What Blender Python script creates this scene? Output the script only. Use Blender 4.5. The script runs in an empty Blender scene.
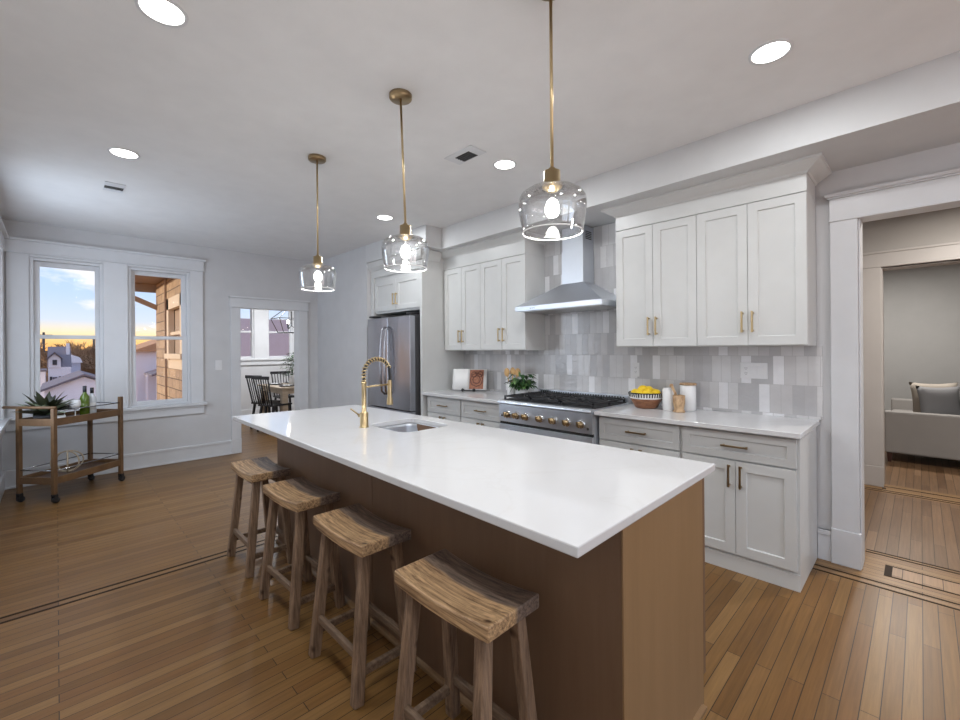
import bpy, bmesh, math, random
from mathutils import Vector, Matrix
random.seed(7)
C = bpy.context.scene.collection
SC = bpy.context.scene
PI = math.pi
# ------------------------------------------------------------------ camera
A = math.radians(44.434); RO = math.radians(-.435)
F = Vector((-math.cos(A), math.sin(A), 0)); R = Vector((math.sin(A), math.cos(A), 0)); U = R.cross(F)
R2 = R*math.cos(RO)+U*math.sin(RO); U2 = -R*math.sin(RO)+U*math.cos(RO)
cam = bpy.data.cameras.new('camera'); camo = bpy.data.objects.new('camera', cam); C.objects.link(camo)
camo.matrix_world = Matrix(((R2.x, U2.x, -F.x, 0), (R2.y, U2.y, -F.y, 0), (R2.z, U2.z, -F.z, 1.40), (0, 0, 0, 1)))
cam.sensor_width = 36; cam.lens = 36*432/960; cam.shift_y = -(360-348.85)/960; cam.clip_start = .02; cam.clip_end = 500
SC.camera = camo
# ------------------------------------------------------------------ world: dusk sky with clouds
W = bpy.data.worlds.new('dusk_sky'); SC.world = W; W.use_nodes = True
nt = W.node_tree; nt.nodes.clear()
def N(nt, t, **k):
    n = nt.nodes.new(t)
    for a, b in k.items():
        if a.startswith('i_'): n.inputs[a[2:].replace('_', ' ')].default_value = b
        else: setattr(n, a, b)
    return n
out = N(nt, 'ShaderNodeOutputWorld'); bg = N(nt, 'ShaderNodeBackground'); tc = N(nt, 'ShaderNodeTexCoord')
sep = N(nt, 'ShaderNodeSeparateXYZ'); nt.links.new(tc.outputs['Generated'], sep.inputs[0])
rp = N(nt, 'ShaderNodeValToRGB'); nt.links.new(sep.outputs['Z'], rp.inputs[0])
cr = rp.color_ramp
cr.elements[0].position = 0; cr.elements[0].color = (.95, .42, .12, 1)
cr.elements[1].position = 1; cr.elements[1].color = (.20, .36, .72, 1)
for p, c in ((.018, (1., .60, .22, 1)), (.032, (.95, .76, .48, 1)), (.055, (.64, .71, .84, 1)), (.10, (.50, .64, .88, 1)), (.2, (.38, .56, .88, 1))):
    e = cr.elements.new(p); e.color = c
mp = N(nt, 'ShaderNodeMapping'); mp.inputs['Scale'].default_value = (3.2, 3.2, 9.5); mp.inputs['Location'].default_value = (.35, .28, .35)
nt.links.new(tc.outputs['Generated'], mp.inputs[0])
nz = N(nt, 'ShaderNodeTexNoise'); nz.inputs['Scale'].default_value = 1.6; nz.inputs['Detail'].default_value = 7; nz.inputs['Roughness'].default_value = .5
nt.links.new(mp.outputs[0], nz.inputs[0])
cl = N(nt, 'ShaderNodeValToRGB'); cl.color_ramp.elements[0].position = .50; cl.color_ramp.elements[1].position = .57
nt.links.new(nz.outputs['Fac'], cl.inputs[0])
mx = N(nt, 'ShaderNodeMix', data_type='RGBA'); fd = N(nt, 'ShaderNodeMapRange'); fd.inputs[1].default_value = .045; fd.inputs[2].default_value = .085; nt.links.new(sep.outputs['Z'], fd.inputs[0]); ml = N(nt, 'ShaderNodeMath', operation='MULTIPLY'); nt.links.new(cl.outputs[0], ml.inputs[0]); nt.links.new(fd.outputs[0], ml.inputs[1]); nt.links.new(ml.outputs[0], mx.inputs[0]); nt.links.new(rp.outputs[0], mx.inputs[6]); mx.inputs[7].default_value = (.88, .86, .90, 1)
nt.links.new(mx.outputs[2], bg.inputs[0]); bg.inputs[1].default_value = 1.15; nt.links.new(bg.outputs[0], out.inputs[0])
# ------------------------------------------------------------------ sun, exposure
sun = bpy.data.lights.new('evening_sun', 'SUN'); sun.energy = 3.0; sun.angle = math.radians(1.5); sun.color = (1, .82, .60)
suno = bpy.data.objects.new('evening_sun', sun); C.objects.link(suno)
suno.rotation_euler = Vector((-.03, -.95, .25)).to_track_quat('Z', 'Y').to_euler()
SC.view_settings.view_transform = 'Standard'; SC.view_settings.look = 'None'; SC.view_settings.gamma = 1; SC.view_settings.use_curve_mapping = False
SC.view_settings.exposure = 0.17
CAN_W = 8.5; BULB_W = 4.0; REAR_FILL_W = 16.0; LEFT_W = 29.0
# ------------------------------------------------------------------ materials
M = {}
def mat(name, col, rough=.5, metal=0, spec=.5, coat=0, bump=None, var=None, emit=None, bumps=.2):
    m = bpy.data.materials.new(name); m.use_nodes = True; t = m.node_tree; b = t.nodes['Principled BSDF']
    b.inputs['Base Color'].default_value = (*col, 1); b.inputs['Roughness'].default_value = rough; b.inputs['Metallic'].default_value = metal
    b.inputs['Specular IOR Level'].default_value = spec; b.inputs['Coat Weight'].default_value = coat; b.inputs['Coat Roughness'].default_value = .08
    if emit: b.inputs['Emission Color'].default_value = (*emit[0], 1); b.inputs['Emission Strength'].default_value = emit[1]
    co = N(t, 'ShaderNodeTexCoord')
    v = var or (6, .03)
    n = N(t, 'ShaderNodeTexNoise'); n.inputs['Scale'].default_value = v[0]; n.inputs['Detail'].default_value = 5
    t.links.new(co.outputs['Object'], n.inputs[0])
    h = N(t, 'ShaderNodeHueSaturation'); mr = N(t, 'ShaderNodeMapRange'); mr.inputs[3].default_value = 1-v[1]*2; mr.inputs[4].default_value = 1+v[1]*2
    t.links.new(n.outputs['Fac'], mr.inputs[0]); t.links.new(mr.outputs[0], h.inputs['Value']); h.inputs['Color'].default_value = (*col, 1)
    t.links.new(h.outputs[0], b.inputs['Base Color'])
    if bump:
        n2 = N(t, 'ShaderNodeTexNoise'); n2.inputs['Scale'].default_value = bump; n2.inputs['Detail'].default_value = 3
        t.links.new(co.outputs['Object'], n2.inputs[0]); bp = N(t, 'ShaderNodeBump'); bp.inputs['Strength'].default_value = bumps; bp.inputs['Distance'].default_value = .005
        t.links.new(n2.outputs['Fac'], bp.inputs['Height']); t.links.new(bp.outputs[0], b.inputs['Normal'])
    M[name] = m; return m
def wood(name, c1, c2, scale=(3, 40, 40), rough=.5, contrast=(.35, .65), coat=0, knots=0, bump=.3, split=None):
    m = bpy.data.materials.new(name); m.use_nodes = True; t = m.node_tree; b = t.nodes['Principled BSDF']; L = t.links.new
    co = N(t, 'ShaderNodeTexCoord'); mp = N(t, 'ShaderNodeMapping'); mp.inputs['Scale'].default_value = scale; L(co.outputs['Object'], mp.inputs[0])
    n = N(t, 'ShaderNodeTexNoise'); n.inputs['Scale'].default_value = 1; n.inputs['Detail'].default_value = 8; n.inputs['Roughness'].default_value = .7; n.inputs['Distortion'].default_value = .25
    L(mp.outputs[0], n.inputs[0])
    r = N(t, 'ShaderNodeValToRGB'); r.color_ramp.elements[0].position = contrast[0]; r.color_ramp.elements[1].position = contrast[1]
    r.color_ramp.elements[0].color = (*c1, 1); r.color_ramp.elements[1].color = (*c2, 1); L(n.outputs['Fac'], r.inputs[0])
    last = r.outputs[0]
    if split:   # second board of another colour along object y
        r2 = N(t, 'ShaderNodeValToRGB'); r2.color_ramp.elements[0].position = contrast[0]; r2.color_ramp.elements[1].position = contrast[1]
        r2.color_ramp.elements[0].color = (*split[0], 1); r2.color_ramp.elements[1].color = (*split[1], 1); L(n.outputs['Fac'], r2.inputs[0])
        s = N(t, 'ShaderNodeSeparateXYZ'); L(co.outputs['Object'], s.inputs[0])
        nn = N(t, 'ShaderNodeTexNoise'); nn.inputs['Scale'].default_value = 9; L(co.outputs['Object'], nn.inputs[0])
        ad = N(t, 'ShaderNodeMath', operation='MULTIPLY_ADD'); L(nn.outputs['Fac'], ad.inputs[0]); ad.inputs[1].default_value = .03; L(s.outputs['Y'], ad.inputs[2])
        mr = N(t, 'ShaderNodeMapRange'); mr.inputs[1].default_value = .014; mr.inputs[2].default_value = .026; L(ad.outputs[0], mr.inputs[0])
        x = N(t, 'ShaderNodeMix', data_type='RGBA'); L(mr.outputs[0], x.inputs[0]); L(last, x.inputs[6]); L(r2.outputs[0], x.inputs[7]); last = x.outputs[2]
    if knots:
        v = N(t, 'ShaderNodeTexVoronoi'); v.inputs['Scale'].default_value = knots; mp2 = N(t, 'ShaderNodeMapping'); mp2.inputs['Scale'].default_value = (.7, 1.4, 1.4)
        L(co.outputs['Object'], mp2.inputs[0]); L(mp2.outputs[0], v.inputs[0])
        kr = N(t, 'ShaderNodeValToRGB'); kr.color_ramp.elements[0].position = .05; kr.color_ramp.elements[1].position = .14; kr.color_ramp.elements[0].color = (.22, .16, .12, 1); kr.color_ramp.elements[1].color = (1, 1, 1, 1)
        L(v.outputs['Distance'], kr.inputs[0])
        x = N(t, 'ShaderNodeMix', data_type='RGBA', blend_type='MULTIPLY'); x.inputs[0].default_value = 1; L(last, x.inputs[6]); L(kr.outputs[0], x.inputs[7]); last = x.outputs[2]
    L(last, b.inputs['Base Color']); b.inputs['Roughness'].default_value = rough; b.inputs['Coat Weight'].default_value = coat
    if bump:
        bp = N(t, 'ShaderNodeBump'); bp.inputs['Strength'].default_value = bump; bp.inputs['Distance'].default_value = .003; L(n.outputs['Fac'], bp.inputs['Height']); L(bp.outputs[0], b.inputs['Normal'])
    M[name] = m; return m
def glass(name, tint=(.97, .98, .98), base=.04, edge=.8, rough=.02, power=2.2):
    m = bpy.data.materials.new(name); m.use_nodes = True; t = m.node_tree; t.nodes.clear(); L = t.links.new
    o = N(t, 'ShaderNodeOutputMaterial'); tr = N(t, 'ShaderNodeBsdfTransparent'); tr.inputs[0].default_value = (*tint, 1)
    g = N(t, 'ShaderNodeBsdfGlossy'); g.inputs['Roughness'].default_value = rough
    lw = N(t, 'ShaderNodeLayerWeight'); lw.inputs['Blend'].default_value = .5
    pw = N(t, 'ShaderNodeMath', operation='POWER'); L(lw.outputs['Facing'], pw.inputs[0]); pw.inputs[1].default_value = power
    ma = N(t, 'ShaderNodeMath', operation='MULTIPLY_ADD'); L(pw.outputs[0], ma.inputs[0]); ma.inputs[1].default_value = edge; ma.inputs[2].default_value = base
    x = N(t, 'ShaderNodeMixShader'); L(ma.outputs[0], x.inputs[0]); L(tr.outputs[0], x.inputs[1]); L(g.outputs[0], x.inputs[2]); L(x.outputs[0], o.inputs[0])
    M[name] = m; return m
def floor_mat(name, tones, along='y', row=.0575, length=1.1, rough=.31, dark=(.028, .015, .008)):
    m = bpy.data.materials.new(name); m.use_nodes = True; t = m.node_tree; b = t.nodes['Principled BSDF']; L = t.links.new
    co = N(t, 'ShaderNodeTexCoord'); s = N(t, 'ShaderNodeSeparateXYZ'); L(co.outputs['Object'], s.inputs[0]); c = N(t, 'ShaderNodeCombineXYZ')
    a, w = ('Y', 'X') if along == 'y' else ('X', 'Y')
    L(s.outputs[a], c.inputs[0]); L(s.outputs[w], c.inputs[1])
    def brick(off, sc=1, fq=2):
        br = N(t, 'ShaderNodeTexBrick'); br.offset = off; br.offset_frequency = fq; br.inputs['Scale'].default_value = 1; br.inputs['Brick Width'].default_value = length*sc; br.inputs['Row Height'].default_value = row
        br.inputs['Mortar Size'].default_value = .0016; br.inputs['Mortar Smooth'].default_value = .1; br.inputs['Color1'].default_value = (0, 0, 0, 1); br.inputs['Color2'].default_value = (1, 1, 1, 1); br.inputs['Mortar'].default_value = (.5, .5, .5, 1)
        L(c.outputs[0], br.inputs[0]); return br
    b1 = brick(.37); 
    r = N(t, 'ShaderNodeValToRGB'); L(b1.outputs['Color'], r.inputs[0]); el = r.color_ramp.elements
    el[0].color = (*tones[0], 1); el[1].color = (*tones[-1], 1)
    for i, cc in enumerate(tones[1:-1]): e = el.new((i+1)/(len(tones)-1)); e.color = (*cc, 1)
    mp = N(t, 'ShaderNodeMapping'); mp.inputs['Scale'].default_value = (2.5, 70, 1); L(c.outputs[0], mp.inputs[0])
    n = N(t, 'ShaderNodeTexNoise'); n.inputs['Scale'].default_value = 1; n.inputs['Detail'].default_value = 8; n.inputs['Roughness'].default_value = .7; n.inputs['Distortion'].default_value = .5; L(mp.outputs[0], n.inputs[0])
    mr = N(t, 'ShaderNodeMapRange'); mr.inputs[1].default_value = .25; mr.inputs[2].default_value = .75; mr.inputs[3].default_value = .72; mr.inputs[4].default_value = 1.22; L(n.outputs['Fac'], mr.inputs[0])
    n3 = N(t, 'ShaderNodeTexNoise'); n3.inputs['Scale'].default_value = .9; n3.inputs['Detail'].default_value = 3; L(co.outputs['Object'], n3.inputs[0])
    mr3 = N(t, 'ShaderNodeMapRange'); mr3.inputs[3].default_value = .8; mr3.inputs[4].default_value = 1.2; L(n3.outputs['Fac'], mr3.inputs[0])
    mu = N(t, 'ShaderNodeMath', operation='MULTIPLY'); L(mr.outputs[0], mu.inputs[0]); L(mr3.outputs[0], mu.inputs[1])
    h = N(t, 'ShaderNodeHueSaturation'); L(r.outputs[0], h.inputs['Color']); L(mu.outputs[0], h.inputs['Value'])
    x = N(t, 'ShaderNodeMix', data_type='RGBA'); L(b1.outputs['Fac'], x.inputs[0]); L(h.outputs[0], x.inputs[6]); x.inputs[7].default_value = (*dark, 1)
    L(x.outputs[2], b.inputs['Base Color']); b.inputs['Specular IOR Level'].default_value = .28
    rr = N(t, 'ShaderNodeMapRange'); rr.inputs[3].default_value = rough-.06; rr.inputs[4].default_value = rough+.14; L(n3.outputs['Fac'], rr.inputs[0]); L(rr.outputs[0], b.inputs['Roughness'])
    su = N(t, 'ShaderNodeMath', operation='MULTIPLY_ADD'); L(b1.outputs['Fac'], su.inputs[0]); su.inputs[1].default_value = -1.5; L(n.outputs['Fac'], su.inputs[2])
    bp = N(t, 'ShaderNodeBump'); bp.inputs['Strength'].default_value = .18; bp.inputs['Distance'].default_value = .002; L(su.outputs[0], bp.inputs['Height']); L(bp.outputs[0], b.inputs['Normal'])
    M[name] = m; return m
def tile_mat(name):
    m = bpy.data.materials.new(name); m.use_nodes = True; t = m.node_tree; b = t.nodes['Principled BSDF']; L = t.links.new
    co = N(t, 'ShaderNodeTexCoord'); s = N(t, 'ShaderNodeSeparateXYZ'); L(co.outputs['Object'], s.inputs[0]); c = N(t, 'ShaderNodeCombineXYZ')
    az = N(t, 'ShaderNodeMath', operation='ADD'); L(s.outputs['Z'], az.inputs[0]); az.inputs[1].default_value = .265-.0
    L(s.outputs['X'], c.inputs[0]); L(az.outputs[0], c.inputs[1])
    br = N(t, 'ShaderNodeTexBrick'); br.offset = .3; br.offset_frequency = 2; br.inputs['Scale'].default_value = 1; br.inputs['Brick Width'].default_value = .066; br.inputs['Row Height'].default_value = .2
    br.inputs['Mortar Size'].default_value = .0012; br.inputs['Mortar Smooth'].default_value = .2; br.inputs['Color1'].default_value = (0, 0, 0, 1); br.inputs['Color2'].default_value = (1, 1, 1, 1)
    L(c.outputs[0], br.inputs[0])
    r = N(t, 'ShaderNodeValToRGB'); r.color_ramp.interpolation = 'CONSTANT'; L(br.outputs['Color'], r.inputs[0]); el = r.color_ramp.elements
    el[0].color = (.50, .495, .505, 1); el[1].position = .80; el[1].color = (.80, .80, .82, 1)
    for p, cc in ((.22, (.60, .59, .595)), (.42, (.53, .525, .535)), (.62, (.66, .655, .66))): e = el.new(p); e.color = (*cc, 1)
    n = N(t, 'ShaderNodeTexNoise'); n.inputs['Scale'].default_value = 14; n.inputs['Detail'].default_value = 4; L(co.outputs['Object'], n.inputs[0])
    mr = N(t, 'ShaderNodeMapRange'); mr.inputs[3].default_value = .92; mr.inputs[4].default_value = 1.08; L(n.outputs['Fac'], mr.inputs[0])
    h = N(t, 'ShaderNodeHueSaturation'); L(r.outputs[0], h.inputs['Color']); L(mr.outputs[0], h.inputs['Value'])
    x = N(t, 'ShaderNodeMix', data_type='RGBA'); L(br.outputs['Fac'], x.inputs[0]); L(h.outputs[0], x.inputs[6]); x.inputs[7].default_value = (.47, .46, .46, 1)
    L(x.outputs[2], b.inputs['Base Color']); b.inputs['Roughness'].default_value = .16
    n2 = N(t, 'ShaderNodeTexNoise'); n2.inputs['Scale'].default_value = 22; n2.inputs['Detail'].default_value = 2; L(co.outputs['Object'], n2.inputs[0])
    a2 = N(t, 'ShaderNodeMath', operation='MULTIPLY_ADD'); L(br.outputs['Fac'], a2.inputs[0]); a2.inputs[1].default_value = -.6; L(n2.outputs['Fac'], a2.inputs[2])
    bp = N(t, 'ShaderNodeBump'); bp.inputs['Strength'].default_value = .5; bp.inputs['Distance'].default_value = .006; L(a2.outputs[0], bp.inputs['Height']); L(bp.outputs[0], b.inputs['Normal'])
    M[name] = m
def quartz(name):
    m = mat(name, (.69, .69, .70), rough=.09, var=(3, .01)); t = m.node_tree; L = t.links.new; b = t.nodes['Principled BSDF']
    co = N(t, 'ShaderNodeTexCoord'); n = N(t, 'ShaderNodeTexNoise'); n.inputs['Scale'].default_value = 1.3; n.inputs['Detail'].default_value = 6; n.inputs['Distortion'].default_value = 1.2; L(co.outputs['Object'], n.inputs[0])
    r = N(t, 'ShaderNodeValToRGB'); el = r.color_ramp.elements; el[0].position = .49; el[0].color = (0, 0, 0, 1); el[1].position = .52; el[1].color = (0, 0, 0, 1); e = el.new(.505); e.color = (1, 1, 1, 1); L(n.outputs['Fac'], r.inputs[0])
    x = N(t, 'ShaderNodeMix', data_type='RGBA'); mu = N(t, 'ShaderNodeMath', operation='MULTIPLY'); L(r.outputs[0], mu.inputs[0]); mu.inputs[1].default_value = .13; L(mu.outputs[0], x.inputs[0])
    x.inputs[6].default_value = (.69, .69, .70, 1); x.inputs[7].default_value = (.55, .52, .50, 1); L(x.outputs[2], b.inputs['Base Color'])
def brushed(name, col, rough=.28, scale=(2, 2, 220)):
    m = mat(name, col, rough=rough, metal=1); t = m.node_tree; L = t.links.new; b = t.nodes['Principled BSDF']
    co = N(t, 'ShaderNodeTexCoord'); mp = N(t, 'ShaderNodeMapping'); mp.inputs['Scale'].default_value = scale; L(co.outputs['Object'], mp.inputs[0]); n = N(t, 'ShaderNodeTexNoise'); n.inputs['Scale'].default_value = 1; L(mp.outputs[0], n.inputs[0])
    mr = N(t, 'ShaderNodeMapRange'); mr.inputs[3].default_value = rough-.012; mr.inputs[4].default_value = rough+.012; L(n.outputs['Fac'], mr.inputs[0]); L(mr.outputs[0], b.inputs['Roughness'])
mat('wall', (.60, .60, .61), .75, bump=90, bumps=.05); mat('ceiling', (.80, .80, .80), .8, bump=80, bumps=.05)
mat('white_trim', (.67, .68, .70), .35); mat('bulkhead', (.62, .625, .63), .6)
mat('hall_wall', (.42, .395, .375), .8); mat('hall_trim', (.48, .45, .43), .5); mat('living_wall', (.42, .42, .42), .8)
mat('cabinet', (.64, .648, .64), .33); mat('cabinet_inner', (.40, .40, .39), .5)
quartz('quartz'); tile_mat('tile')
mat('brass', (.60, .46, .26), .28, 1); mat('brass_dark', (.38, .28, .16), .32, 1)
brushed('steel', (.72, .755, .81), .36, (1.5, 1.5, 60)); brushed('steel_side', (.50, .49, .48), .32, (220, 2, 2)); brushed('fridge_steel', (.42, .43, .47), .26, (220, 220, 1.5))
mat('chrome', (.75, .75, .76), .08, 1); mat('black_plastic', (.02, .02, .022), .35); mat('cast_iron', (.022, .022, .024), .5, bump=200)
mat('dark_gap', (.03, .03, .03), .8); mat('fridge_side', (.07, .07, .075), .5)
floor_mat('oak_floor', [(.155, .075, .022), (.215, .112, .036), (.18, .085, .026), (.25, .138, .050), (.20, .102, .032)])
floor_mat('oak_border', [(.26, .145, .06), (.31, .18, .078), (.23, .125, .05)], along='x', row=.05, length=1.6)
floor_mat('oak_inset', [(.24, .13, .065), (.36, .22, .12), (.30, .18, .10)], along='y', row=.085, length=1.0)
floor_mat('oak_hall', [(.13, .07, .035), (.20, .115, .06), (.16, .09, .045), (.25, .15, .085)], along='y', row=.0575)
mat('walnut_strip', (.03, .016, .009), .6, spec=.15)
wood('island_wood', (.155, .088, .05), (.20, .12, .072), (14, 14, 1.2), .5, (.2, .8), bump=.06)
wood('island_end', (.23, .135, .062), (.30, .18, .09), (14, 14, 1.2), .45, (.2, .8), bump=.06)
wood('stool_seat', (.13, .062, .026), (.66, .43, .23), (4, 95, 95), .5, (.34, .62), knots=9, bump=.7, split=((.045, .030, .024), (.25, .175, .13)))
wood('stool_leg', (.08, .045, .026), (.36, .235, .15), (60, 60, 4), .6, (.3, .66), knots=5, bump=.6)
wood('stool_rail', (.09, .055, .035), (.27, .18, .115), (8, 60, 60), .6, (.3, .66), bump=.5)
wood('cart_wood', (.11, .058, .026), (.19, .105, .048), (8, 8, 8), .45, (.3, .7), bump=.1)
wood('cart_shelf', (.07, .04, .025), (.12, .07, .045), (8, 40, 8), .4, bump=.1)
wood('bowl_wood', (.20, .075, .035), (.34, .15, .07), (20, 20, 50), .45, bump=.1)
wood('olive_wood', (.28, .15, .07), (.62, .42, .24), (25, 25, 12), .45, (.35, .6), bump=.1)
wood('table_wood', (.42, .33, .24), (.55, .45, .34), (30, 4, 30), .55, bump=.1)
mat('spoon_wood', (.62, .38, .16), .55); mat('ceramic', (.82, .82, .82), .2); mat('lemon', (.90, .62, .02), .4, bump=90)
mat('leaf', (.03, .08, .025), .4, var=(30, .25)); mat('leaf_light', (.10, .20, .06), .4, var=(30, .25)); mat('agave', (.025, .028, .012), .4, var=(20, .3)); mat('agave_pale', (.30, .36, .24), .4, var=(20, .2))
mat('black_paint', (.012, .012, .014), .4); mat('charcoal', (.03, .03, .035), .6)
mat('sofa_fabric', (.30, .285, .275), .9, bump=300, bumps=.5); mat('pillow_grey', (.20, .20, .21), .8, bump=250); mat('pillow_tan', (.34, .30, .26), .9, bump=250); mat('sofa_leg', (.05, .02, .015), .4)
mat('paper', (.82, .81, .80), .7); mat('plate_white', (.74, .74, .75), .35); mat('socket_dark', (.06, .06, .06), .5)
mat('shell', (.82, .82, .82), .5); mat('vent_dark', (.06, .06, .06), .6); mat('rope', (.42, .34, .24), .7)
mat('green_glass', (.10, .16, .015), .08, coat=.5); mat('foil_dark', (.02, .022, .03), .35); mat('bottle_white', (.66, .69, .73), .1)
mat('rail_metal', (.35, .36, .38), .2, 1); mat('page_ink', (.10, .03, .02), .6); mat('page_print', (.34, .14, .08), .6, var=(45, .45))
glass('pane', (.98, .985, .99), .004, .25); glass('pendant_glass', (.985, .988, .99), .07, .95, .04, 1.7); glass('bulb_glass', (1, 1, 1), .05, .4)
def emis(name, col, s):
    m = bpy.data.materials.new(name); m.use_nodes = True; t = m.node_tree; t.nodes.clear(); o = N(t, 'ShaderNodeOutputMaterial'); e = N(t, 'ShaderNodeEmission'); e.inputs[0].default_value = (*col, 1); e.inputs[1].default_value = s; t.links.new(e.outputs[0], o.inputs[0]); M[name] = m
emis('can_lens', (1, .97, .93), 9); emis('filament', (1, .96, .90), 22); emis('candle_bulb', (1, .93, .8), 25)
# exterior
mat('siding_white', (.78, .76, .82), .7); mat('roof_grey', (.17, .15, .18), .8); mat('garage_white', (.80, .80, .90), .7); mat('roof_orange', (.45, .24, .12), .8)
mat('shutter_dark', (.04, .04, .05), .6); mat('twigs', (.22, .125, .065), .9); mat('ground', (.16, .12, .085), .95, var=(.3, .2)); mat('fence_dark', (.12, .10, .10), .8); mat('hill_brown', (.20, .12, .08), .95, var=(.2, .3))
mat('cream_paint', (.62, .52, .40), .6); mat('soffit', (.30, .22, .17), .7); mat('brace_wood', (.34, .26, .20), .8); mat('lilac_wall', (.50, .51, .62), .9)
def stone_mat():
    m = bpy.data.materials.new('stone_block'); m.use_nodes = True; t = m.node_tree; b = t.nodes['Principled BSDF']; L = t.links.new; co = N(t, 'ShaderNodeTexCoord')
    s = N(t, 'ShaderNodeSeparateXYZ'); L(co.outputs['Object'], s.inputs[0]); c = N(t, 'ShaderNodeCombineXYZ'); ad = N(t, 'ShaderNodeMath', operation='ADD'); L(s.outputs['X'], ad.inputs[0]); L(s.outputs['Y'], ad.inputs[1]); L(ad.outputs[0], c.inputs[0]); L(s.outputs['Z'], c.inputs[1])
    br = N(t, 'ShaderNodeTexBrick'); br.inputs['Scale'].default_value = 1; br.inputs['Brick Width'].default_value = .55; br.inputs['Row Height'].default_value = .16; br.inputs['Mortar Size'].default_value = .008
    br.inputs['Color1'].default_value = (.42, .31, .21, 1); br.inputs['Color2'].default_value = (.30, .22, .16, 1); br.inputs['Mortar'].default_value = (.12, .09, .07, 1); L(c.outputs[0], br.inputs[0])
    n = N(t, 'ShaderNodeTexNoise'); n.inputs['Scale'].default_value = 9; n.inputs['Detail'].default_value = 6; L(co.outputs['Object'], n.inputs[0]); mr = N(t, 'ShaderNodeMapRange'); mr.inputs[3].default_value = .55; mr.inputs[4].default_value = 1.45; L(n.outputs['Fac'], mr.inputs[0])
    h = N(t, 'ShaderNodeHueSaturation'); L(br.outputs[0], h.inputs['Color']); L(mr.outputs[0], h.inputs['Value']); L(h.outputs[0], b.inputs['Base Color']); b.inputs['Roughness'].default_value = .9
    bp = N(t, 'ShaderNodeBump'); bp.inputs['Distance'].default_value = .03; L(n.outputs['Fac'], bp.inputs['Height']); L(bp.outputs[0], b.inputs['Normal']); M['stone'] = m
stone_mat()
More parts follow.
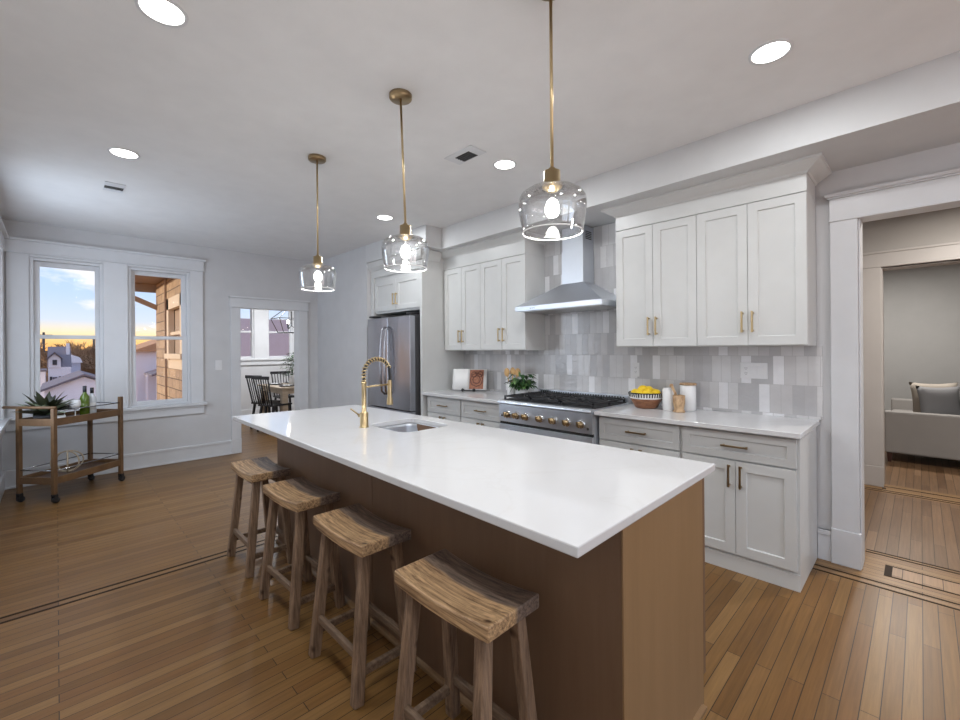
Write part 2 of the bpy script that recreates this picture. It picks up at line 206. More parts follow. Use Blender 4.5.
# ------------------------------------------------------------------ mesh helpers
WL = {}
class MB:
    def __init__(s): s.v = []; s.f = []; s.sm = []
    def add(s, vs, fs, smooth=False):
        o = len(s.v); s.v += [tuple(v) for v in vs]; s.f += [tuple(i+o for i in f) for f in fs]; s.sm += [smooth]*len(fs); return s
    def box(s, x0, x1, y0, y1, z0, z1):
        x0, x1 = sorted((x0, x1)); y0, y1 = sorted((y0, y1)); z0, z1 = sorted((z0, z1))
        return s.add([(x, y, z) for z in (z0, z1) for x, y in ((x0, y0), (x1, y0), (x1, y1), (x0, y1))], [(3, 2, 1, 0), (4, 5, 6, 7), (0, 1, 5, 4), (1, 2, 6, 5), (2, 3, 7, 6), (3, 0, 4, 7)])
    def prism(s, pts, z0, z1):          # polygon in xy (ccw) extruded in z
        n = len(pts); vs = [(x, y, z0) for x, y in pts]+[(x, y, z1) for x, y in pts]
        return s.add(vs, [tuple(range(n))[::-1], tuple(range(n, 2*n))]+[(i, (i+1) % n, n+(i+1) % n, n+i) for i in range(n)])
    def ext(s, prof, axis, a0, a1, smooth=False):   # profile of (u,v) extruded along axis; axis x: (y,z); axis y: (x,z)
        n = len(prof); f = (lambda p, a: (a, p[0], p[1])) if axis == 'x' else (lambda p, a: (p[0], a, p[1]))
        return s.add([f(p, a0) for p in prof]+[f(p, a1) for p in prof], [tuple(range(n)), tuple(range(n, 2*n))[::-1]]+[(i+n, (i+1) % n+n, (i+1) % n, i) for i in range(n)], smooth)
    def lathe(s, prof, c=(0, 0, 0), n=24, smooth=True, cap=False):   # prof (r,z)
        vs = []; fs = []
        for r, z in prof:
            for k in range(n): a = 2*PI*k/n; vs.append((c[0]+r*math.cos(a), c[1]+r*math.sin(a), c[2]+z))
        for i in range(len(prof)-1):
            for k in range(n): k2 = (k+1) % n; fs.append((i*n+k, i*n+k2, (i+1)*n+k2, (i+1)*n+k))
        if cap: fs += [tuple(range(n))[::-1], tuple(range((len(prof)-1)*n, len(prof)*n))]
        return s.add(vs, fs, smooth)
    def tube(s, pts, r, n=8, cap=True, closed=False):
        pts = [Vector(p) for p in pts]; m = len(pts); rs = r if isinstance(r, (list, tuple)) else [r]*m; vs = []; fs = []; ref = None
        for i, p in enumerate(pts):
            a = pts[i-1] if (i or closed) else p; b = pts[(i+1) % m] if (i < m-1 or closed) else p
            d = (b-a).normalized()
            if ref is None: ref = d.orthogonal().normalized()
            ref = (ref-d*ref.dot(d))
            if ref.length < 1e-6: ref = d.orthogonal()
            ref.normalize(); w = d.cross(ref)
            for k in range(n): t = 2*PI*k/n; vs.append(p+(ref*math.cos(t)+w*math.sin(t))*rs[i])
        for i in range(m if closed else m-1):
            j = (i+1) % m
            for k in range(n): k2 = (k+1) % n; fs.append((i*n+k, i*n+k2, j*n+k2, j*n+k))
        if cap and not closed: fs += [tuple(range(n))[::-1], tuple(range((m-1)*n, m*n))]
        return s.add(vs, fs, n > 5)
    def beam(s, p0, p1, w0, w1=None, h=None, h1=None, up=(0, 0, 1)):  # tapering rectangular bar
        p0, p1 = Vector(p0), Vector(p1); w1 = w1 or w0; h = h or w0; h1 = h1 or (h*w1/w0); d = (p1-p0).normalized(); up = Vector(up)
        if abs(d.dot(up)) > .9: up = Vector((0, 1, 0))
        sd = d.cross(up).normalized(); u = sd.cross(d).normalized(); vs = []
        for p, w, hh in ((p0, w0, h), (p1, w1, h1)):
            for a, b in ((-1, -1), (1, -1), (1, 1), (-1, 1)): vs.append(p+sd*a*w/2+u*b*hh/2)
        return s.add(vs, [(3, 2, 1, 0), (4, 5, 6, 7), (0, 1, 5, 4), (1, 2, 6, 5), (2, 3, 7, 6), (3, 0, 4, 7)])
    def ball(s, c, r, n=12, sz=(1, 1, 1)):
        m = n//2+1; prof = [(max(1e-5, math.sin(PI*i/(m))), -math.cos(PI*i/m)) for i in range(m+1)]
        vs = []; fs = []
        for pr, pz in prof:
            for k in range(n): a = 2*PI*k/n; vs.append((c[0]+r*sz[0]*pr*math.cos(a), c[1]+r*sz[1]*pr*math.sin(a), c[2]+r*sz[2]*pz))
        for i in range(m):
            for k in range(n): k2 = (k+1) % n; fs.append((i*n+k, i*n+k2, (i+1)*n+k2, (i+1)*n+k))
        return s.add(vs, fs, True)
    def leaf(s, base, d, up, L, w, curl=.3, n=4, fold=.15):
        base, d, up = Vector(base), Vector(d).normalized(), Vector(up); sd = d.cross(up).normalized(); u = sd.cross(d).normalized(); vs = []; fs = []
        for i in range(n+1):
            t = i/n; p = base+d*L*t-u*curl*L*t*t; ww = w*math.sin(PI*min(1, .12+.88*t))*(1 if t < 1 else 0)+.0008
            vs += [p-sd*ww/2+u*fold*ww, p, p+sd*ww/2+u*fold*ww]
        for i in range(n): a = 3*i; fs += [(a, a+1, a+4, a+3), (a+1, a+2, a+5, a+4)]
        return s.add(vs, fs, True)
    def build(s, name, m, parent=None, world=True, bevel=0, solid=0, kind=None, label=None, loc=None, seg=2):
        off = WL.get(parent, Vector((0, 0, 0))) if world else Vector((0, 0, 0))
        base = Vector(loc) if (loc and not parent) else Vector((0, 0, 0))
        me = bpy.data.meshes.new(name); me.from_pydata([Vector(v)-off-base for v in s.v], [], s.f)
        me.polygons.foreach_set('use_smooth', s.sm)
        bm = bmesh.new(); bm.from_mesh(me)
        if name == 'throw_pillow': bmesh.ops.remove_doubles(bm, verts=bm.verts, dist=.001)
        bmesh.ops.recalc_face_normals(bm, faces=bm.faces); bm.to_mesh(me); bm.free()
        o = bpy.data.objects.new(name, me); C.objects.link(o); me.materials.append(M[m] if isinstance(m, str) else m)
        o.location = base
        if parent: o.parent = parent; WL[o] = WL.get(parent, Vector((0, 0, 0))) if world else Vector((0, 0, 0))
        else: WL[o] = base
        if solid: md = o.modifiers.new('s', 'SOLIDIFY'); md.thickness = solid; md.offset = 0
        if bevel: md = o.modifiers.new('b', 'BEVEL'); md.width = bevel; md.segments = seg; md.limit_method = 'ANGLE'; md.angle_limit = .6
        if kind: o['kind'] = kind
        if label: o['label'] = label
        return o
def tag(o, label, cat, group=None, kind=None):
    o['label'] = label; o['category'] = cat
    if group: o['group'] = group
    if kind: o['kind'] = kind
    return o
def thing(name, loc, label, cat, group=None, rz=0):
    o = bpy.data.objects.new(name, None); C.objects.link(o); o.location = loc; o.rotation_euler.z = rz; o.empty_display_size = .1; WL[o] = Vector(loc); return tag(o, label, cat, group)
def copy_tree(o, parent=None):
    c = o.copy(); C.objects.link(c); c.parent = parent
    for ch in list(o.children): copy_tree(ch, c)
    return c
def B(*a): return MB().box(*a)
# ------------------------------------------------------------------ room shell
XW = -6.56; YK = 3.60; YL = -.40; H = 2.765; XB = 2.3
def struct(mb, name, m, **k): return mb.build(name, m, kind='structure', **k)
def wall_holes_x(x0, x1, ya, yb, za, zb, holes):      # wall with normal x, holes (y0,y1,z0,z1)
    mb = MB(); ys = sorted({ya, yb, *[h[0] for h in holes], *[h[1] for h in holes]})
    for a, b in zip(ys, ys[1:]):
        hs = sorted([h for h in holes if h[0] <= a and h[1] >= b], key=lambda h: h[2]); z = za
        for h in hs:
            if h[2] > z: mb.box(x0, x1, a, b, z, h[2])
            z = h[3]
        if z < zb: mb.box(x0, x1, a, b, z, zb)
    return mb
# floor zones
struct(B(-6.9, XB, -.6, 3.385, -.05, 0), 'floor', 'oak_floor')
struct(B(-6.9, XB, 3.385, 3.98, -.05, 0), 'floor', 'oak_border')
struct(B(-3.2, 2.6, 3.98, 5.62, -.05, 0), 'floor', 'oak_hall')
struct(B(-3.2, 2.6, 5.62, 5.98, -.05, 0), 'floor', 'oak_border')
struct(B(-2.2, 3.6, 5.98, 9.9, -.05, 0), 'floor', 'oak_hall')
struct(B(-9.7, -6.9, 1.7, 5.2, -.05, 0), 'floor', 'oak_floor')
fs = MB()
for y in (3.40, 3.47): fs.box(-.485, XB, y-.008, y+.008, -.001, .0015)
for y in (3.935, 3.975): fs.box(-.27, 2.6, y-.007, y+.007, -.001, .0015)
for y in (5.66, 5.72, 5.88): fs.box(-2.2, 2.6, y-.008, y+.008, -.001, .0015)
for x in (-3.40, -3.335): fs.box(x-.009, x+.009, YL, 3.0, -.001, .0015)
fs.box(-.155, 2.6, 3.595, 3.609, -.001, .0016); fs.box(-.155, 2.6, 3.765, 3.779, -.001, .0016); fs.box(-.165, -.13, 3.595, 3.779, -.001, .0017); fs.box(-.27, -.245, 5.77, 5.82, -.001, .0016)
struct(fs, 'trim_1', 'walnut_strip')
struct(B(-.13, 2.6, 3.609, 3.765, -.001, .0012), 'floor', 'oak_inset')
struct(B(-6.85, XB, -.65, 3.9, H, H+.1), 'ceiling', 'ceiling')
# window wall (x = XW) with two windows and the dining room doorway
struct(wall_holes_x(-6.74, XW, YL-.2, 5.0, 0, H, [(-.20, .385, .735, 2.41), (.605, 1.225, .735, 2.41), (1.80, 2.62, 0, 2.01)]), 'wall_window', 'wall')
struct(B(-6.8, -6.33, YL-.2, YL, 0, H).box(-4.65, XB+.2, YL-.2, YL, 0, H).box(-6.33, -4.65, YL-.2, YL, 0, .735).box(-6.33, -4.65, YL-.2, YL, 2.44, H), 'wall_left', 'wall')
la = bpy.data.lights.new('daylight_fill', 'AREA'); la.shape = 'RECTANGLE'; la.size = 1.1; la.size_y = 1.65; la.energy = LEFT_W; la.color = (.72, .84, 1)
lo = bpy.data.objects.new('daylight_fill', la); C.objects.link(lo); lo.location = (-5.15, YL-.12, 1.585); lo.rotation_euler = (math.radians(90), 0, 0)
struct(wall_holes_x(XB, XB+.2, YL-.2, 4.0, 0, H, [(.1, 1.3, .7, 2.4), (1.6, 2.8, .7, 2.4)]), 'wall_rear', 'wall')  # unseen rear window openings, added for fill light
for yc in (.7, 2.2):
    la = bpy.data.lights.new('daylight_fill', 'AREA'); la.shape = 'RECTANGLE'; la.size = 1.2; la.size_y = 1.7; la.energy = REAR_FILL_W; la.color = (.78, .87, 1)
    lo = bpy.data.objects.new('daylight_fill', la); C.objects.link(lo); lo.location = (XB+.1, yc, 1.55); lo.rotation_euler = (0, math.radians(90), 0)  # fill lamps added in the rear openings to brighten the room
struct(B(XW, -5.06, 2.90, 3.62, 0, H), 'wall_partition', 'wall')
# kitchen wall with the wide doorway on the right
kb = B(-5.06, -.27, YK, 3.76, 0, H); kb.box(-.27, XB, YK, 3.76, 2.22, H); kb.box(1.5, XB, YK, 3.76, 0, 2.22)
struct(kb, 'wall_kitchen', 'wall')
struct(B(XW+.0, XB, YK, YK+.26, H, H+.02), 'ceiling', 'ceiling')
# bulkhead
struct(MB().prism([(-5.07, 2.895), (-3.79, 2.895), (-3.76, 3.62), (-5.07, 3.62)], 2.53, H), 'ceiling_bulkhead', 'bulkhead')
struct(MB().prism([(-3.775, 3.115), (XB, 2.93), (XB, 3.62), (-3.775, 3.62)], 2.53, H), 'ceiling_bulkhead', 'bulkhead')
# kitchen doorway casing
cs = B(-.408, -.272, 3.575, 3.60, .22, 2.205); cs.box(-.412, -.265, 3.567, 3.60, 0, .225)
cs.box(-.272, -.262, 3.597, 3.765, 0, 2.22); cs.box(-.262, 1.5, 3.597, 3.765, 2.205, 2.22)
cs.box(-.410, 1.7, 3.572, 3.60, 2.205, 2.345); cs.box(-.415, 1.72, 3.565, 3.60, 2.198, 2.208)
cs.box(-.418, 1.72, 3.56, 3.60, 2.345, 2.355); cs.box(-.43, 1.74, 3.545, 3.60, 2.355, 2.375); cs.box(1.5, 1.65, 3.565, 3.6, 0, 2.205)
cs.build('trim_2', 'white_trim', kind='structure', bevel=.004)
bb = B(-.484, -.413, 3.582, 3.60, 0, .20); bb.box(-.484, -.413, 3.575, 3.6, .17, .2)
bb.build('baseboard_kitchen', 'white_trim', kind='structure', bevel=.003)
def baseb_x(mb, y0, y1, h=.19, x=XW): mb.box(x, x+.018, y0, y1, 0, h-.03); mb.box(x, x+.026, y0, y1, h-.032, h); mb.box(x, x+.03, y0, y1, 0, .02); return mb
b2 = baseb_x(MB(), YL, 1.69); b2 = baseb_x(b2, 2.745, 2.90); b2.build('baseboard_window', 'white_trim', kind='structure', bevel=.004)
b3 = B(XW, XB, YL, YL+.018, 0, .16); b3.box(XW, XB, YL, YL+.026, .16, .19); b3.build('baseboard_left', 'white_trim', kind='structure', bevel=.004)
struct(B(XW, -5.1, 2.88, 2.9, 0, .19), 'baseboard_partition', 'white_trim')
struct(B(-6.33, -4.65, YL-.2, YL-.17, .735, 2.44), 'sun_block_panel', 'shell')  # unseen panel added behind the lamp to keep direct sun out
# window surround
w = MB(); x0 = XW; 
w.box(x0, x0+.025, -.365, -.20, .735, 2.44); w.box(x0, x0+.025, .385, .605, .735, 2.44); w.box(x0, x0+.025, 1.225, 1.365, .735, 2.44)
w.box(x0, x0+.03, -.375, 1.375, 2.43, 2.565); w.box(x0, x0+.045, -.385, 1.385, 2.43, 2.445); w.box(x0, x0+.06, -.39, 1.40, 2.56, 2.585); w.box(x0, x0+.024, -.2, .385, 2.405, 2.436); w.box(x0, x0+.024, .605, 1.225, 2.405, 2.436)
w.box(x0-.1, x0+.06, -.395, 1.40, .70, .735); w.box(x0, x0+.025, -.375, 1.37, .59, .70); w.box(x0, x0+.035, -.375, 1.37, .672, .70)
w.build('trim_3', 'white_trim', kind='structure', bevel=.004)
# left wall window casing edge near the corner
w = B(-6.47, -6.33, YL, YL+.025, .735, 2.44); w.box(-4.65, -4.52, YL, YL+.025, .735, 2.44); w.box(-5.55, -5.43, YL-.1, YL+.02, .735, 2.44); w.box(-6.48, -4.5, YL, YL+.03, 2.43, 2.565); w.box(-6.49, -4.6, YL, YL+.06, 2.56, 2.585); w.box(-6.48, -4.6, YL, YL+.06, .70, .735); w.box(-6.47, -4.6, YL, YL+.025, .59, .70)
w.build('trim_4', 'white_trim', kind='structure', bevel=.004)
def sash_window(name, y0, y1, z0, z1, gy0, gy1, gz0, gz1, zm, x=XW):
    f = MB(); xa, xb = x-.12, x+.0
    f.box(xa, xb, y0, y0+.03, z0, z1); f.box(xa, xb, y1-.03, y1, z0, z1); f.box(xa, xb, y0+.03, y1-.03, z1-.03, z1); f.box(xa, xb, y0+.03, y1-.03, z0, z0+.02)
    fr = f.build(name, 'white_trim', kind='structure', bevel=.003)
    u = MB(); xs0, xs1 = x-.10, x-.065       # upper sash (outer)
    u.box(xs0, xs1, y0+.03, gy0, zm-.02, z1-.03); u.box(xs0, xs1, gy1, y1-.03, zm-.02, z1-.03); u.box(xs0, xs1, gy0, gy1, gz1, z1-.03); u.box(xs0, xs1, gy0, gy1, zm-.02, zm+.015)
    u.build('upper_sash', 'white_trim', fr, bevel=.003)
    l = MB(); xl0, xl1 = x-.062, x-.027
    l.box(xl0, xl1, y0+.03, gy0, z0+.02, zm+.02); l.box(xl0, xl1, gy1, y1-.03, z0+.02, zm+.02); l.box(xl0, xl1, gy0, gy1, z0+.02, gz0); l.box(xl0, xl1, gy0, gy1, zm-.02, zm+.02)
    l.build('lower_sash', 'white_trim', fr, bevel=.003)
    B(x-.085, x-.081, gy0, gy1, zm+.015, gz1).build('upper_pane', 'pane', fr); B(x-.047, x-.043, gy0, gy1, gz0, zm-.02).build('lower_pane', 'pane', fr)
sash_window('window_1', -.20, .385, .735, 2.405, -.125, .318, .80, 2.325, 1.565)
sash_window('window_2', .605, 1.225, .735, 2.405, .68, 1.145, .80, 2.325, 1.565)
# dining doorway casing
d = B(XW, XW+.025, 1.69, 1.808, .20, 2.0); d.box(XW, XW+.03, 1.685, 1.81, 0, .2); d.box(XW, XW+.025, 2.605, 2.735, .2, 2.0); d.box(XW, XW+.03, 2.595, 2.74, 0, .2)
d.box(XW, XW+.03, 1.68, 2.745, 1.995, 2.125); d.box(XW, XW+.045, 1.675, 2.75, 1.99, 2.003); d.box(XW, XW+.06, 1.665, 2.765, 2.12, 2.145)
d.box(XW-.18, XW+.005, 1.795, 1.81, 0, 2.0); d.box(XW-.18, XW+.005, 2.605, 2.62, 0, 2.0); d.box(XW-.18, XW+.005, 1.81, 2.605, 1.995, 2.01)
d.build('trim_5', 'white_trim', kind='structure', bevel=.004)
# dining room
XD = -9.7
struct(wall_holes_x(XD-.2, XD, 1.36, 5.2, 0, H, [(2.3, 2.93, 1.24, 2.45), (3.20, 3.72, 1.24, 2.45)]), 'wall_dining', 'wall')
struct(B(XD, -6.8, 5.0, 5.2, 0, H), 'wall_dining', 'wall'); struct(B(XD, -6.74, 1.70, 1.75, 0, H), 'wall_dining', 'wall')
struct(B(XD-.2, -6.8, 1.36, 5.2, H, H+.1), 'ceiling', 'ceiling')
t = B(XD, XD+.03, 2.2, 3.95, 1.10, 1.20); t.box(XD-.05, XD+.06, 2.15, 4.0, 1.195, 1.235); t.box(XD, XD+.025, 2.93, 3.20, 1.23, 2.5); t.box(XD, XD+.025, 3.72, 3.88, 1.23, 2.5); t.box(XD, XD+.025, 2.15, 3.9, 2.45, 2.6); t.box(XD, XD+.02, 1.75, 5.0, 0, .19)
t.build('trim_6', 'white_trim', kind='structure', bevel=.004)
sash_window('window_3', 2.3, 2.93, 1.235, 2.45, 2.36, 2.89, 1.28, 2.42, 1.79, XD)
sash_window('window_4', 3.20, 3.72, 1.235, 2.45, 3.24, 3.67, 1.28, 2.42, 1.79, XD)
# hallway and living room on the right
hw = B(-2.4, -.27, 5.86, 6.05, 0, 2.7); hw.box(-.27, 2.6, 5.86, 6.05, 2.17, 2.7); hw.box(1.6, 2.6, 5.86, 6.05, 0, 2.17)
struct(hw, 'wall_hall', 'hall_wall'); struct(B(-2.4, 2.8, 3.76, 9.9, 2.7, 2.8), 'ceiling', 'hall_wall')
struct(B(-2.5, -2.3, 3.76, 5.9, 0, 2.7), 'wall_hall', 'hall_wall'); struct(B(2.6, 2.8, 3.76, 9.9, 0, 2.7), 'wall_hall', 'hall_wall')
hc = B(-.408, -.27, 5.835, 5.86, .2, 2.18); hc.box(-.415, -.262, 5.825, 5.86, 0, .2); hc.box(-.42, 1.75, 5.83, 5.86, 2.18, 2.32); hc.box(-.43, 1.76, 5.82, 5.86, 2.315, 2.335); hc.box(-.28, -.262, 5.86, 6.06, 0, 2.18); hc.box(-.27, 1.6, 5.86, 6.06, 2.165, 2.18)
hc.build('trim_7', 'hall_trim', kind='structure', bevel=.004)
struct(B(-2.4, 2.6, 9.6, 9.8, 0, 2.7), 'wall_living', 'living_wall'); struct(B(-2.4, -2.2, 6.05, 9.8, 0, 2.7), 'wall_living', 'living_wall')
lb = B(-2.2, 2.6, 9.58, 9.6, 0, .16); lb.build('baseboard_living', 'white_trim', kind='structure')
# backsplash
struct(B(-3.945, -.452, YK-.012, YK+.001, .915, 1.402).box(-2.70, -1.74, YK-.0125, YK+.001, 1.40, 2.522), 'wall_backsplash', 'tile')

# ------------------------------------------------------------------ lights in the ceiling
cans = [(-2.12, .31), (-3.83, .34), (-3.87, 2.43), (-2.15, 2.38), (-.48, 2.37), (-.46, .31), (1.2, .31), (1.2, 2.37)]
clab = ['round recessed ceiling light above the near stools, largest at the top left', 'round recessed ceiling light in front of the small left vent', 'round recessed ceiling light nearest the refrigerator bulkhead', 'round recessed ceiling light beside the right vent', 'round recessed ceiling light at the upper right, above the corner cabinets']
for i, (x, y) in enumerate(cans):
    r = thing('recessed_light', (x, y, H), clab[i] if i < 5 else 'round recessed ceiling light behind the camera', 'ceiling light', 'recessed lights in the kitchen ceiling')
    MB().lathe([(.088, 0), (.086, -.006), (.074, -.004), (.072, 0)], (x, y, H), 32).build('trim_ring', 'white_trim', r)
    MB().lathe([(.0005, -.003), (.073, -.003)], (x, y, H), 32).build('lens', 'can_lens', r)
    la = bpy.data.lights.new('can_light', 'AREA'); la.shape = 'DISK'; la.size = .15; la.energy = CAN_W; la.color = (.95, .98, 1)
    lo = bpy.data.objects.new('can_light', la); C.objects.link(lo); lo.location = (x, y, H-.012)
for (x, y, z, wt, nm) in ((-8.3, 3.2, 2.6, 52, 'dining_fill'), (.6, 4.8, 2.65, 48, 'hall_fill'), (-.2, 8.0, 2.65, 52, 'living_fill')):  # fill lamps without fixtures, added to brighten the rooms beyond
    la = bpy.data.lights.new(nm, 'AREA'); la.shape = 'DISK'; la.size = .3; la.energy = wt; la.color = (.95, .97, 1) if nm == 'dining_fill' else (1, .95, .88); lo = bpy.data.objects.new(nm, la); C.objects.link(lo); lo.location = (x, y, z)
for (x, y, rz, lb, wx, wy) in ((-4.675, .348, 0, 'small white ceiling vent with dark slots at the left, past the recessed light', .24, .13), (-2.238, 2.06, 0, 'white ceiling vent with dark diamond slots between the pendants', .28, .15)):
    v = thing('ceiling_vent', (x, y, H), lb, 'vent', 'ceiling vents')
    B(x-wx/2, x+wx/2, y-wy/2, y+wy/2, H-.006, H).build('frame', 'white_trim', v, bevel=.002)
    gx = .055 if x > -3 else .075
    if x > -3: B(x+.0-.07, x+.07, y-.03, y+.06, H-.0075, H-.005).build('backing', 'vent_dark', v)
    else: B(x-.045, x+.025, y-.06, y+.06, H-.0075, H-.005).build('backing', 'vent_dark', v)
    sl = MB()
    for k in range(4): 
        if x > -3: sl.box(x-.07, x+.07, y-.025+k*.022, y-.021+k*.022, H-.011, H-.006)
        else: sl.box(x-.045, x+.025, y-.048+k*.032, y-.044+k*.032, H-.011, H-.006)
    sl.build('slat', 'black_plastic', v)
# ------------------------------------------------------------------ cabinets
def shaker(name, parent, x0, x1, z0, z1, yf, fw=.058, m='cabinet'):
    g = .0015; x0 += g; x1 -= g; z0 += g; z1 -= g; d = MB(); yb = yf+.02
    # frame ring with an opening: one mesh
    o = [(x0, z0), (x1, z0), (x1, z1), (x0, z1)]; i = [(x0+fw, z0+fw), (x1-fw, z0+fw), (x1-fw, z1-fw), (x0+fw, z1-fw)]
    e = .002; i2 = [(x0+fw+e, z0+fw+e), (x1-fw-e, z0+fw+e), (x1-fw-e, z1-fw-e), (x0+fw+e, z1-fw-e)]
    vs = [(a, yf, b) for a, b in o]+[(a, yf, b) for a, b in i]+[(a, yf+.010, b) for a, b in i2]+[(a, yb, b) for a, b in o]
    fs = [(k, (k+1) % 4, 4+(k+1) % 4, 4+k) for k in range(4)]+[(4+k, 4+(k+1) % 4, 8+(k+1) % 4, 8+k) for k in range(4)]+[(8, 9, 10, 11), (15, 14, 13, 12)]+[(k, 12+k, 12+(k+1) % 4, (k+1) % 4) for k in range(4)]
    return d.add(vs, fs).build(name, m, parent, bevel=.0012, seg=1)
def pull(parent, x, z, yf, L=.14, vert=True, m='brass'):
    p = MB(); t = .006
    if vert:
        p.box(x-t, x+t, yf-.034, yf-.024, z-L/2, z+L/2)
        for s in (-1, 1): p.box(x-t, x+t, yf-.026, yf, z+s*(L/2-.012)-t, z+s*(L/2-.012)+t)
    else:
        p.box(x-L/2, x+L/2, yf-.034, yf-.024, z-t, z+t)
        for s in (-1, 1): p.box(x+s*(L/2-.012)-t, x+s*(L/2-.012)+t, yf-.026, yf, z-t, z+t)
    return p.build('handle', m, parent, bevel=.002)
def upper(x0, x1, xm, label, z0=1.41, z1=2.348, yf=3.27, yb=YK-.013, name='wall_cabinet', grp='white upper cabinets on the kitchen wall'):
    c = thing(name, ((x0+x1)/2, yb, z0), label, 'cabinet', grp)
    B(x0, x1, yf+.0205, yb, z0-.006, z1+.003).build('body', 'cabinet', c, bevel=.001)
    for a, b, s in ((x0, xm, 1), (xm, x1, -1)):
        dd = shaker('door', c, a, b, z0, z1, yf); pull(dd, (b-.030) if s > 0 else (a+.030), z0+.155, yf)
    return c
upper(-3.93, -3.325, -3.63, 'white shaker upper cabinet directly beside the refrigerator panel', 1.388, 2.325)
upper(-3.325, -2.70, -3.012, 'white shaker upper cabinet just left of the range hood', 1.388, 2.325)
upper(-1.742, -1.119, -1.437, 'white shaker upper cabinet just right of the range hood')
upper(-1.119, -.482, -.80, 'white shaker upper cabinet nearest the wide doorway, above the double outlet')
def crown(x0, x1, left, right, label, yf=3.285, zt=2.352, yb=YK-.013, out=.10, ztop=2.529, zf=None):
    zf = zf or 2.46
    zt += .004; yf -= .013; c = thing('crown_molding', ((x0+x1)/2, yb, zt), label, 'crown molding', 'white crown moldings on the cabinet tops')
    B(x0, x1, yf, yb, zt-.004, ztop-.001).build('frieze', 'cabinet', c)
    # cove profile swept round the front and the open ends
    prof = [(0, zf), (.006, zf), (.012, zf+.012), (.03, zf+.022), (.055, zf+.04), (.075, ztop-.016), (.085, ztop-.014), (.085, ztop)]
    if out != .10: prof = [(a*out/.10, z) for a, z in prof]
    mb = MB(); path = []
    for a, z in prof:
        pts = []
        if left: pts.append((x0-a, yb))
        pts.append((x0-(a if left else 0), yf-a)); pts.append((x1+(a if right else 0), yf-a))
        if right: pts.append((x1+a, yb))
        path.append([(p[0], p[1], z) for p in pts])
    n = len(path[0]); vs = [p for r in path for p in r]
    mb.add(vs, [(i*n+k, i*n+k+1, (i+1)*n+k+1, (i+1)*n+k) for i in range(len(path)-1) for k in range(n-1)])
    mb.build('cove', 'cabinet', c, solid=.002)
    return c
crown(-1.742, -.482, True, True, 'white crown molding over the upper cabinets right of the range hood')
crown(-3.944, -2.70, False, True, 'white crown molding over the upper cabinets left of the range hood', zt=2.329)
def base(x0, x1, label, side=False):
    yf = 3.0; c = thing('base_cabinet', ((x0+x1)/2, YK-.02, 0), label, 'cabinet', 'white base cabinets along the kitchen wall')
    B(x0+.0005, x1-.0005, yf+.0205, YK-.013, .0, .884).build('body', 'cabinet', c, bevel=.001)
    B(x0+.001, x1-.001, yf+.012, yf+.021, 0, .095).build('toe_board', 'cabinet', c)
    d = shaker('drawer', c, x0+.006, x1-.012, .70, .868, yf, .045); pull(d, (x0+x1)/2, .785, yf, .15, False, 'brass_dark')
    xm = (x0+x1)/2
    for a, b, s in ((x0+.006, xm, 1), (xm, x1-.012, -1)):
        dd = shaker('door', c, a, b, .112, .692, yf); pull(dd, (b-.032) if s > 0 else (a+.032), .60, yf, .14, True, 'brass_dark')
base(-3.925, -3.352, 'white base cabinet beside the refrigerator, under the cookbook')
base(-3.352, -2.745, 'white base cabinet just left of the range, under the potted plant')
base(-1.755, -1.132, 'white base cabinet just right of the range, under the bowl of lemons')
base(-1.132, -.485, 'white base cabinet with full doors in view, nearest the wide doorway')
for x0, x1, lb in ((-3.945, -2.742, 'white quartz countertop left of the range, holding the cookbook'), (-1.758, -.468, 'white quartz countertop right of the range, holding the bowl of lemons')):
    tag(B(x0, x1, 2.945, YK-.013, .885, .915).build('countertop', 'quartz', bevel=.003, loc=((x0+x1)/2, 3.3, .885)), lb, 'countertop', 'white quartz wall countertops')
# ------------------------------------------------------------------ refrigerator and its enclosure
e = thing('refrigerator_enclosure', (-4.5, 3.2, 0), 'tall white cabinet surround enclosing the steel refrigerator with two doors above', 'cabinet')
B(-3.985, -3.946, 2.955, YK-.013, 0, 2.33).build('side_panel', 'cabinet', e, bevel=.0015)
B(-5.052, -4.985, 2.955, YK-.013, 0, 2.33).build('side_panel', 'cabinet', e, bevel=.0015)
B(-4.985, -3.985, 2.985, YK-.02, 1.86, 2.33).build('body', 'cabinet', e)
for a, b, s in ((-4.975, -4.485, 1), (-4.485, -3.995, -1)):
    dd = shaker('door', e, a, b, 1.885, 2.27, 2.963); pull(dd, (b-.032) if s > 0 else (a+.032), 2.02, 2.963)
B(-5.058, -3.946, 2.96, YK-.015, 2.33, 2.529).build('frieze', 'cabinet', e)
pr = [(0, 2.42), (.01, 2.425), (.04, 2.46), (.055, 2.505), (.06, 2.523)]
mb = MB(); rows = [[(-5.06, 2.96-a, z), (-3.946+a, 2.96-a, z), (-3.946+a, 3.285-.08, z)] for a, z in pr]
mb.add([p for r in rows for p in r], [(i*3+k, i*3+k+1, i*3+k+4, i*3+k+3) for i in range(4) for k in range(2)]); mb.build('cove', 'cabinet', e, solid=.002)
f = thing('refrigerator', (-4.5, 3.2, 0), 'stainless steel french door refrigerator with curved handles beside the grey partition', 'refrigerator')
B(-4.955, -4.025, 2.925, 3.56, .02, 1.80).build('body', 'fridge_side', f, bevel=.004)
def fdoor(x0, x1, z0, z1, name='door', bow=.018):
    n = 8; pr = [(x0, 2.92), (x0, 2.855)]+[(x0+(x1-x0)*k/n, 2.845-bow*math.sin(PI*k/n)*.6) for k in range(n+1)]+[(x1, 2.855), (x1, 2.92)]
    return MB().prism(pr, z0, z1).build(name, 'fridge_steel', f, bevel=.004)
dl = fdoor(-4.95, -4.492, .70, 1.785); dr = fdoor(-4.488, -4.03, .70, 1.785); fz = fdoor(-4.95, -4.03, .06, .69, 'freezer_drawer')
